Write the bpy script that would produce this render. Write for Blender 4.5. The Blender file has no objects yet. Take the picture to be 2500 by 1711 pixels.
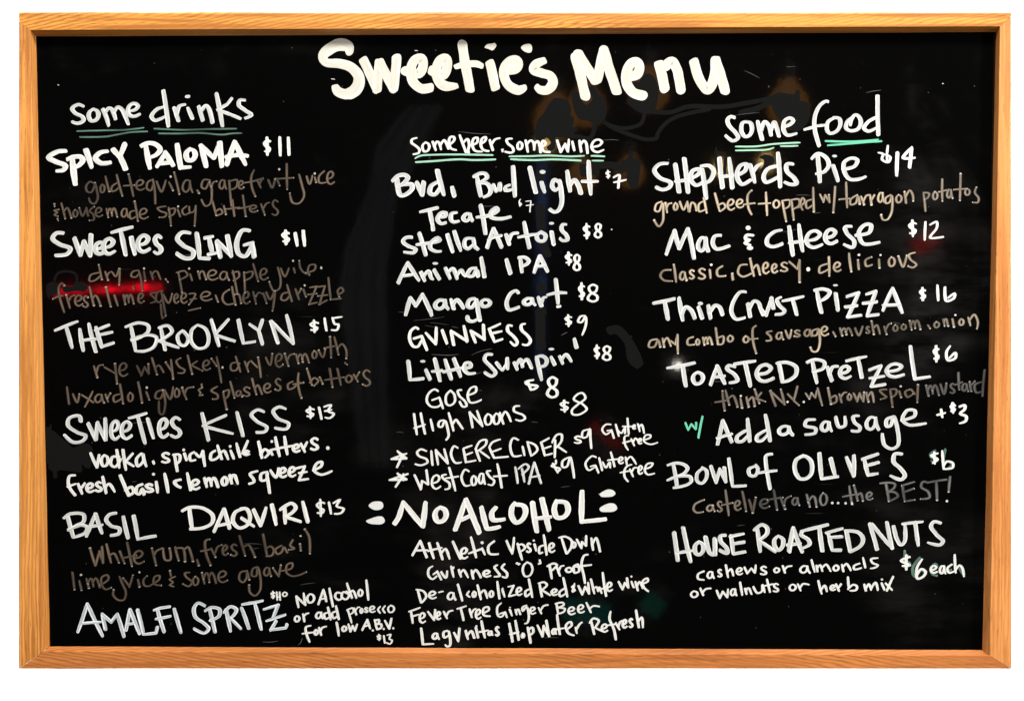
import bpy, bmesh, math, random
from mathutils import Vector, noise
random.seed(7)
sc = bpy.context.scene
C = sc.collection

# ---------------------------------------------------------------- camera
S = 0.0005            # metres of board per pixel of the 2500 px wide photograph
D = 2.5               # camera distance from the black panel
cam_d = bpy.data.cameras.new("camera")
cam_d.sensor_width = 36.0
cam_d.lens = 36.0 * D / (2500 * S)
cam_d.clip_start = 0.05
cam_d.clip_end = 100.0
cam = bpy.data.objects.new("camera", cam_d)
cam.location = (0, -D, 0)
cam.rotation_euler = (math.pi / 2, 0, 0)
C.objects.link(cam)
sc.camera = cam

# ---------------------------------------------------------------- world: a dim room
w = bpy.data.worlds.new("World")
sc.world = w
w.use_nodes = True
w.node_tree.nodes["Background"].inputs[0].default_value = (0.9, 0.75, 0.6, 1)
w.node_tree.nodes["Background"].inputs[1].default_value = 0.006

# ---------------------------------------------------------------- lamps
def area(name, loc, size, power, col=(1, 1, 1), target=(0, 0, 0)):
    d = bpy.data.lights.new(name, 'AREA')
    d.shape = 'RECTANGLE'
    d.size, d.size_y = size
    d.energy = power
    d.color = col
    o = bpy.data.objects.new(name, d)
    o.location = loc
    o.rotation_euler = (Vector(target) - Vector(loc)).to_track_quat('-Z', 'Y').to_euler()
    C.objects.link(o)
    return o
area("lamp_top", (0.55, -1.85, 2.65), (2.4, 0.5), 285, (1, 0.975, 0.94))
area("lamp_right", (2.6, -1.7, 0.7), (0.4, 1.4), 82, (1, 0.975, 0.94))
area("lamp_left", (-2.5, -1.6, 0.4), (0.4, 1.2), 13, (1, 0.975, 0.94))  # weak fill added from the left
area("lamp_low", (-0.1, -2.0, -2.3), (1.6, 0.3), 15, (1, 0.9, 0.84))  # fill added from below, keeps the top rail's inner lip from going black
area("lamp_backdrop_top", (0, 0.55, 1.75), (3.2, 0.3), 120, (1, 1, 1), (0, 1.3, 0.5))  # unseen, added to burn the backdrop to blank white
area("lamp_backdrop_bottom", (0, 0.55, -1.75), (3.2, 0.3), 120, (1, 1, 1), (0, 1.3, -0.5))  # its partner from below, also added just for the backdrop

sc.view_settings.view_transform = 'Standard'
sc.view_settings.look = 'None'
sc.view_settings.exposure = 0.17
sc.view_settings.gamma = 1.0

# ---------------------------------------------------------------- helpers
def pt(px, py, y=0.0):
    """a measured point of the photograph's board, taken to depth y (metres, negative = towards the viewer)"""
    k = (D + y) / D
    return Vector(((px - 1250) * S * k, y, (855.5 - py) * S * k))

def nt(name):
    m = bpy.data.materials.new(name)
    m.use_nodes = True
    t = m.node_tree
    return m, t, t.nodes["Principled BSDF"]

def N(t, typ, **kw):
    n = t.nodes.new(typ)
    for k, v in kw.items():
        setattr(n, k, v)
    return n

def link(t, a, b):
    t.links.new(a, b)

def mathn(t, op, a, b=None, c=None, clamp=False):
    n = N(t, 'ShaderNodeMath', operation=op, use_clamp=clamp)
    for i, v in enumerate((a, b, c)):
        if v is None:
            continue
        if isinstance(v, (int, float)):
            n.inputs[i].default_value = v
        else:
            link(t, v, n.inputs[i])
    return n.outputs[0]

def mixc(t, fac, a, b, blend='MIX'):
    n = N(t, 'ShaderNodeMix', data_type='RGBA', blend_type=blend)
    if isinstance(fac, (int, float)):
        n.inputs[0].default_value = fac
    else:
        link(t, fac, n.inputs[0])
    for sock, v in ((n.inputs[6], a), (n.inputs[7], b)):
        if isinstance(v, tuple):
            sock.default_value = v + (1,)
        else:
            link(t, v, sock)
    return n.outputs[2]

def noisen(t, vec, scale, detail=3, rough=0.55, dist=0.0):
    n = N(t, 'ShaderNodeTexNoise')
    n.inputs['Scale'].default_value = scale
    n.inputs['Detail'].default_value = detail
    n.inputs['Roughness'].default_value = rough
    n.inputs['Distortion'].default_value = dist
    link(t, vec, n.inputs['Vector'])
    return n.outputs['Fac']

def ramp(t, fac, lo, hi, smooth=True):
    n = N(t, 'ShaderNodeMapRange')
    n.interpolation_type = 'SMOOTHSTEP' if smooth else 'LINEAR'
    link(t, fac, n.inputs[0])
    n.inputs[1].default_value = lo
    n.inputs[2].default_value = hi
    return n.outputs[0]

def mapping(t, vec, scale=(1, 1, 1), loc=(0, 0, 0), rot=(0, 0, 0)):
    n = N(t, 'ShaderNodeMapping')
    n.inputs['Scale'].default_value = scale
    n.inputs['Location'].default_value = loc
    n.inputs['Rotation'].default_value = rot
    link(t, vec, n.inputs['Vector'])
    return n.outputs[0]

def uvn(t, name):
    n = N(t, 'ShaderNodeUVMap')
    n.uv_map = name
    return n.outputs[0]

# ---------------------------------------------------------------- materials
def wood_mat(name, light, mid, dark, tilt, seed):
    m, t, b = nt(name)
    uv = uvn(t, 'grain')
    # long grain
    g1 = noisen(t, mapping(t, uv, (5, 130, 1), (seed, seed, 0)), 1.0, 5, 0.6, 0.4)
    fine = noisen(t, mapping(t, uv, (45, 700, 1), (seed, 3, 0)), 1.0, 3, 0.6)
    # slanting cathedral figure
    warp = noisen(t, mapping(t, uv, (9, 60, 1), (seed * 2, 1, 0)), 1.0, 3, 0.6)
    sep = N(t, 'ShaderNodeSeparateXYZ'); link(t, uv, sep.inputs[0])
    ph = mathn(t, 'ADD', mathn(t, 'MULTIPLY', sep.outputs[1], 1400), mathn(t, 'MULTIPLY', sep.outputs[0], tilt))
    ph = mathn(t, 'ADD', ph, mathn(t, 'MULTIPLY', warp, 16))
    ring = mathn(t, 'MULTIPLY_ADD', mathn(t, 'SINE', ph), 0.5, 0.5)
    where = ramp(t, noisen(t, mapping(t, uv, (4, 10, 1), (seed, 9, 0)), 1.0, 2), 0.38, 0.62)
    ringf = mathn(t, 'MULTIPLY', mathn(t, 'POWER', ring, 2.0), mathn(t, 'MULTIPLY_ADD', where, 0.75, 0.15))
    c = mixc(t, ramp(t, g1, 0.33, 0.62), dark, light)
    c = mixc(t, 0.25, c, mid)
    c = mixc(t, ringf, c, dark)
    pores = ramp(t, fine, 0.57, 0.70)
    c = mixc(t, mathn(t, 'MULTIPLY', pores, 0.7), c, tuple(x * 0.45 for x in dark))
    big = noisen(t, mapping(t, uv, (2.5, 12, 1), (seed, 5, 0)), 1.0, 2)
    c = mixc(t, mathn(t, 'MULTIPLY', ramp(t, big, 0.35, 0.75), 0.35), c, light)
    link(t, c, b.inputs['Base Color'])
    b.inputs['Roughness'].default_value = 0.42
    b.inputs['Coat Weight'].default_value = 0.15
    b.inputs['Coat Roughness'].default_value = 0.22
    bp = N(t, 'ShaderNodeBump'); bp.inputs['Strength'].default_value = 0.25; bp.inputs['Distance'].default_value = 0.0004
    link(t, mathn(t, 'SUBTRACT', g1, mathn(t, 'MULTIPLY', pores, 0.5)), bp.inputs['Height'])
    link(t, bp.outputs[0], b.inputs['Normal'])
    return m

WD = (0.21, 0.062, 0.007)
M_TOP = wood_mat("oak_top", (0.54, 0.240, 0.042), (0.43, 0.152, 0.018), WD, 330, 1.3)
M_LEFT = wood_mat("oak_left", (0.56, 0.250, 0.058), (0.45, 0.155, 0.024), WD, 14, 4.1)
M_RIGHT = wood_mat("oak_right", (0.52, 0.222, 0.062), (0.43, 0.155, 0.036), (0.32, 0.105, 0.020), 10, 7.7)
M_BOTTOM = wood_mat("oak_bottom", (0.44, 0.160, 0.040), (0.34, 0.108, 0.020), (0.20, 0.056, 0.010), -260, 9.2)

def panel_mat():
    m, t, b = nt("black_gloss_board")
    tc = N(t, 'ShaderNodeTexCoord').outputs['Object']
    cloud = noisen(t, mapping(t, tc, (1, 1, 1)), 3.2, 4, 0.6, 0.6)
    wipe = noisen(t, mapping(t, tc, (9, 1, 30), rot=(0, 0.12, 0)), 1.0, 4, 0.6)
    f = mathn(t, 'MULTIPLY', ramp(t, cloud, 0.52, 0.78), ramp(t, wipe, 0.35, 0.75))
    c = mixc(t, f, (0.0006, 0.0006, 0.0006), (0.0115, 0.0112, 0.0108))
    # fine wiping scratches
    scr = noisen(t, mapping(t, tc, (14, 1, 520), rot=(0, -0.18, 0)), 1.0, 2, 0.5)
    scr_m = ramp(t, noisen(t, mapping(t, tc, (1, 1, 1), (4, 0, 2)), 6.0, 3, 0.6), 0.55, 0.7)
    c = mixc(t, mathn(t, 'MULTIPLY', mathn(t, 'MULTIPLY', ramp(t, scr, 0.70, 0.78), scr_m), 0.6), c, (0.05, 0.048, 0.045))
    link(t, c, b.inputs['Base Color'])
    link(t, mathn(t, 'MULTIPLY_ADD', cloud, 0.045, 0.012), b.inputs['Roughness'])
    b.inputs['Coat Weight'].default_value = 0.12
    b.inputs['Coat Roughness'].default_value = 0.26
    b.inputs['Specular IOR Level'].default_value = 0.4
    bp = N(t, 'ShaderNodeBump'); bp.inputs['Strength'].default_value = 0.10; bp.inputs['Distance'].default_value = 0.00012
    link(t, noisen(t, mapping(t, tc, (1, 1, 1)), 60, 2, 0.5), bp.inputs['Height'])
    link(t, bp.outputs[0], b.inputs['Normal'])
    return m

def paint_mat(name, core, edge, end=None, streak=0.5, endamt=0.0, edge_at=0.55, spread=0.3, lop=0.8):
    """dried paint-marker ink: 'stroke' = (metres along the stroke, -1..1 across it), 'pool' = (radii from the nearest end, random)"""
    m, t, b = nt(name)
    uv = uvn(t, 'stroke')
    pool = uvn(t, 'pool')
    s = N(t, 'ShaderNodeSeparateXYZ'); link(t, uv, s.inputs[0])
    p = N(t, 'ShaderNodeSeparateXYZ'); link(t, pool, p.inputs[0])
    av = mathn(t, 'ABSOLUTE', mathn(t, 'ADD', s.outputs[1], mathn(t, 'MULTIPLY', mathn(t, 'SUBTRACT', p.outputs[1], 0.5), lop)))
    cmb = N(t, 'ShaderNodeCombineXYZ')
    link(t, mathn(t, 'MULTIPLY', s.outputs[0], 45), cmb.inputs[0])
    link(t, mathn(t, 'MULTIPLY', s.outputs[1], 2.6), cmb.inputs[1])
    link(t, mathn(t, 'MULTIPLY', p.outputs[1], 50), cmb.inputs[2])
    st = noisen(t, cmb.outputs[0], 1.0, 3, 0.6, 0.2)
    e = mathn(t, 'ADD', av, mathn(t, 'MULTIPLY', mathn(t, 'SUBTRACT', st, 0.5), streak * 1.6))
    c = mixc(t, ramp(t, e, edge_at, edge_at + spread), core, edge)
    dk = mixc(t, mathn(t, 'MULTIPLY', ramp(t, st, 0.58, 0.36), streak * 0.5), c, tuple(x * 0.55 for x in core))
    c = dk
    if end:      # thin ink: the coat is uneven from letter to letter
        tc = N(t, 'ShaderNodeTexCoord').outputs['Object']
        un = ramp(t, mathn(t, 'ADD', mathn(t, 'MULTIPLY', noisen(t, tc, 15, 2), 0.6), mathn(t, 'MULTIPLY', st, 0.4)), 0.38, 0.62)
        c = mixc(t, un, mixc(t, 1.0, c, (0.27, 0.26, 0.25), 'MULTIPLY'), c)
    if end:
        n2 = noisen(t, cmb.outputs[0], 2.3, 2)
        f = mathn(t, 'MULTIPLY', ramp(t, mathn(t, 'ADD', p.outputs[0], mathn(t, 'MULTIPLY', n2, 0.5)), 1.45, 0.75), endamt)
        c = mixc(t, f, c, end)
    link(t, c, b.inputs['Base Color'])
    b.inputs['Roughness'].default_value = 0.55
    b.inputs['Specular IOR Level'].default_value = 0.3
    return m

TH = dict(streak=0.35, endamt=0.85, edge_at=0.25, spread=0.75, lop=0.25)
STY = {
 'title': paint_mat("ink_cream_thick", (0.40, 0.388, 0.335), (0.46, 0.45, 0.395), streak=0.45),
 'white': paint_mat("ink_white", (0.43, 0.435, 0.415), (0.56, 0.555, 0.52), streak=0.6, edge_at=0.45),
 'wash': paint_mat("ink_white_washy", (0.345, 0.355, 0.345), (0.53, 0.535, 0.51), streak=0.8, edge_at=0.55, spread=0.35, lop=1.0),
 'grey': paint_mat("ink_grey_white", (0.29, 0.32, 0.34), (0.55, 0.58, 0.60), streak=1.0, edge_at=0.4, lop=1.2),
 'faded': paint_mat("ink_faded_brown", (0.112, 0.078, 0.050), (0.008, 0.006, 0.004), (0.30, 0.28, 0.24), **TH),  # low-toned brown core with darker edges and paler stroke ends
 'cream': paint_mat("ink_thin_cream", (0.42, 0.34, 0.24), (0.06, 0.045, 0.03), (0.56, 0.52, 0.44), **TH),
 'cream2': paint_mat("ink_thin_beige", (0.25, 0.205, 0.15), (0.03, 0.024, 0.017), (0.50, 0.47, 0.41), **TH),
 'cream3': paint_mat("ink_thin_taupe", (0.18, 0.145, 0.108), (0.02, 0.015, 0.011), (0.45, 0.42, 0.37), **TH),
 'dim': paint_mat("ink_dim_grey", (0.10, 0.096, 0.09), (0.014, 0.008, 0.008), (0.18, 0.18, 0.18), **TH),
 'dim2': paint_mat("ink_thin_grey", (0.115, 0.11, 0.102), (0.012, 0.012, 0.011), (0.42, 0.42, 0.42), **TH),
 'teal': paint_mat("ink_dull_green", (0.060, 0.130, 0.098), (0.075, 0.155, 0.115), (0.22, 0.27, 0.24), 0.6, 0.7),
 'teal2': paint_mat("ink_green", (0.075, 0.34, 0.21), (0.11, 0.40, 0.26), streak=0.5),
 'mint': paint_mat("ink_mint", (0.19, 0.36, 0.255), (0.28, 0.46, 0.35), streak=0.5),
 'scuff': paint_mat("grey_scuff", (0.075, 0.072, 0.068), (0.02, 0.02, 0.019), streak=0.9),
 'smudge': paint_mat("charcoal_smudge", (0.0032, 0.0032, 0.0032), (0.0032, 0.0032, 0.0032), streak=0.05),  # retouching scribbles over reflections, laid on as flat dark grey marks
}
STY['smudge'].node_tree.nodes["Principled BSDF"].inputs['Roughness'].default_value = 0.9
STY['smudge'].node_tree.nodes["Principled BSDF"].inputs['Specular IOR Level'].default_value = 0.05
STY['smudgetop'] = STY['smudge']
M_PANEL = panel_mat()

def wall_mat():
    m, t, b = nt("white_backdrop")
    tc = N(t, 'ShaderNodeTexCoord').outputs['Object']
    c = mixc(t, noisen(t, tc, 3.0, 4), (0.86, 0.86, 0.855), (0.90, 0.90, 0.90))
    link(t, c, b.inputs['Base Color'])
    b.inputs['Roughness'].default_value = 0.9
    bp = N(t, 'ShaderNodeBump'); bp.inputs['Strength'].default_value = 0.1; bp.inputs['Distance'].default_value = 0.001
    link(t, noisen(t, tc, 220, 2), bp.inputs['Height'])
    link(t, bp.outputs[0], b.inputs['Normal'])
    return m

def glow_mat(name, col, strength, patchy=0):
    m, t, b = nt(name)
    b.inputs['Base Color'].default_value = (0.02, 0.02, 0.02, 1)
    b.inputs['Emission Color'].default_value = col + (1,)
    b.inputs['Emission Strength'].default_value = strength
    if patchy:
        tc = N(t, 'ShaderNodeTexCoord').outputs['Object']
        f = ramp(t, noisen(t, tc, patchy, 2), 0.42, 0.68)
        link(t, mathn(t, 'MULTIPLY_ADD', f, strength * 1.6, strength * 0.3), b.inputs['Emission Strength'])
    return m

# ---------------------------------------------------------------- structure: white backdrop added for the blank cutout surround
def mesh_obj(name, verts, faces, mat, parent=None):
    me = bpy.data.meshes.new(name)
    me.from_pydata([tuple(v) for v in verts], [], faces)
    me.materials.append(mat)
    o = bpy.data.objects.new(name, me)
    C.objects.link(o)
    if parent:
        o.parent = parent
    return o

WY = 1.3
wall = mesh_obj("backdrop", [(-6, WY, -4), (6, WY, -4), (6, WY, 4), (-6, WY, 4), (-6, WY + .1, -4), (6, WY + .1, -4), (6, WY + .1, 4), (-6, WY + .1, 4)],
                [(0, 1, 2, 3), (5, 4, 7, 6), (4, 0, 3, 7), (1, 5, 6, 2), (3, 2, 6, 7), (4, 5, 1, 0)], wall_mat())
wall['kind'] = 'structure'

# ---------------------------------------------------------------- the menu board
board = bpy.data.objects.new("menu_board", None)
C.objects.link(board)
board['label'] = "oak-framed glossy black menu board covered in white, green and faded brown handwriting"
board['category'] = "menu board"

YF = -0.016
def rail(name, mat, lines, label, n=48, along='x', kink=0):
    """lines: profile from the outer edge to the panel: (start px, end px, depth y)"""
    bm = bmesh.new()
    uvl = bm.loops.layers.uv.new('grain')
    rows = []
    for (a, b_, y) in lines:
        row = []
        for i in range(n + 1):
            f = i / n
            px = a[0] + (b_[0] - a[0]) * f
            py = a[1] + (b_[1] - a[1]) * f
            wob = 0.0
            p = pt(px, py, y)
            if -0.0155 < y < 0.0:   # hand-finished inner edges are not ruler straight
                q = noise.noise(Vector((px * 0.006, py * 0.006, y * 300))) * 0.00035
                if along == 'x':
                    p.z += q
                else:
                    p.x += q
            v = bm.verts.new(p)
            row.append((v, (px, py, y)))
        rows.append(row)
    # closed back
    def face(q):
        f = bm.faces.new([v for v, _ in q])
        for l, (_, (px, py, y)) in zip(f.loops, q):
            u, v = (px * S, py * S + y) if along == 'x' else (py * S, px * S + y)
            l[uvl].uv = (u, v)
    R = len(rows)
    for r in range(R):
        r2 = (r + 1) % R
        for i in range(n):
            face([rows[r][i], rows[r][i + 1], rows[r2][i + 1], rows[r2][i]])
    for i in (0, n):
        if kink:       # the outer corner stands past the mitre: close it in two flat pieces
            face([rows[r][i] for r in list(range(kink + 1)) + [R - 1]])
            face([rows[r][i] for r in range(kink, R)])
        else:
            face([rows[r][i] for r in range(R)])
    bmesh.ops.recalc_face_normals(bm, faces=bm.faces)
    me = bpy.data.meshes.new(name)
    bm.to_mesh(me); bm.free()
    me.materials.append(mat)
    o = bpy.data.objects.new(name, me)
    C.objects.link(o)
    o.parent = board
    o['label'] = label
    return o

def profile(outer, mid, inner, lip):
    """each line: (start px, end px); the rounded edges slide along the mitre so that neighbouring rails meet"""
    def go(p, q, d):
        return tuple((a[0] + (c[0] - a[0]) * d / math.hypot(c[0] - a[0], c[1] - a[1]), a[1] + (c[1] - a[1]) * d / math.hypot(c[0] - a[0], c[1] - a[1])) for a, c in zip(p, q))
    nx = mid or inner
    L = [(*outer, 0.012), (*outer, YF + 0.0012), (*go(outer, nx, 1.6), YF + 0.0003), (*go(outer, nx, 4), YF)]
    if mid:
        L.append((*mid, YF))
    L.append((*go(inner, mid or outer, 2.2), YF))
    L.append((*go(inner, mid or outer, 0.6), YF + 0.0005))
    L.append((*go(inner, lip, 0.7), YF + 0.0017))
    L.append((*lip, -0.0016))
    L.append((*lip, 0.012))
    if mid:
        L.append((*mid, 0.012))
    return L

rail("frame_rail", M_TOP, profile(((46, 30), (2470, 30)), ((46, 52), (2470, 38)), ((75, 75), (2440, 66)), ((88, 89.5), (2431, 79))), "top oak rail with slanting grain", kink=4)
rail("frame_rail", M_BOTTOM, profile(((46, 1632), (2470, 1632)), None, ((107, 1587.5), (2415, 1599)), ((122, 1577), (2398, 1586))), "bottom oak rail, darker brown orange")
rail("frame_rail", M_LEFT, profile(((46, 52.4), (46, 1631.7)), None, ((74.8, 75.3), (106.8, 1587.2)), ((87.8, 89.8), (121.8, 1576.8))), "left oak rail with long straight grain", along='y')
rail("frame_rail", M_RIGHT, profile(((2470, 38.6), (2470, 1631.6)), None, ((2440.6, 66.4), (2415.4, 1598.7)), ((2431.4, 79.2), (2398.4, 1585.7))), "right oak rail, pale pinkish orange", along='y')

pc = [pt(80, 82), pt(2438, 70), pt(2408, 1592), pt(112, 1585)]
pv = [(p.x, 0.0, p.z) for p in pc] + [(p.x, 0.006, p.z) for p in pc]
panel = mesh_obj("writing_panel", pv, [(0, 3, 2, 1), (4, 5, 6, 7), (0, 1, 5, 4), (1, 2, 6, 5), (2, 3, 7, 6), (3, 0, 4, 7)], M_PANEL, board)

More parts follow.
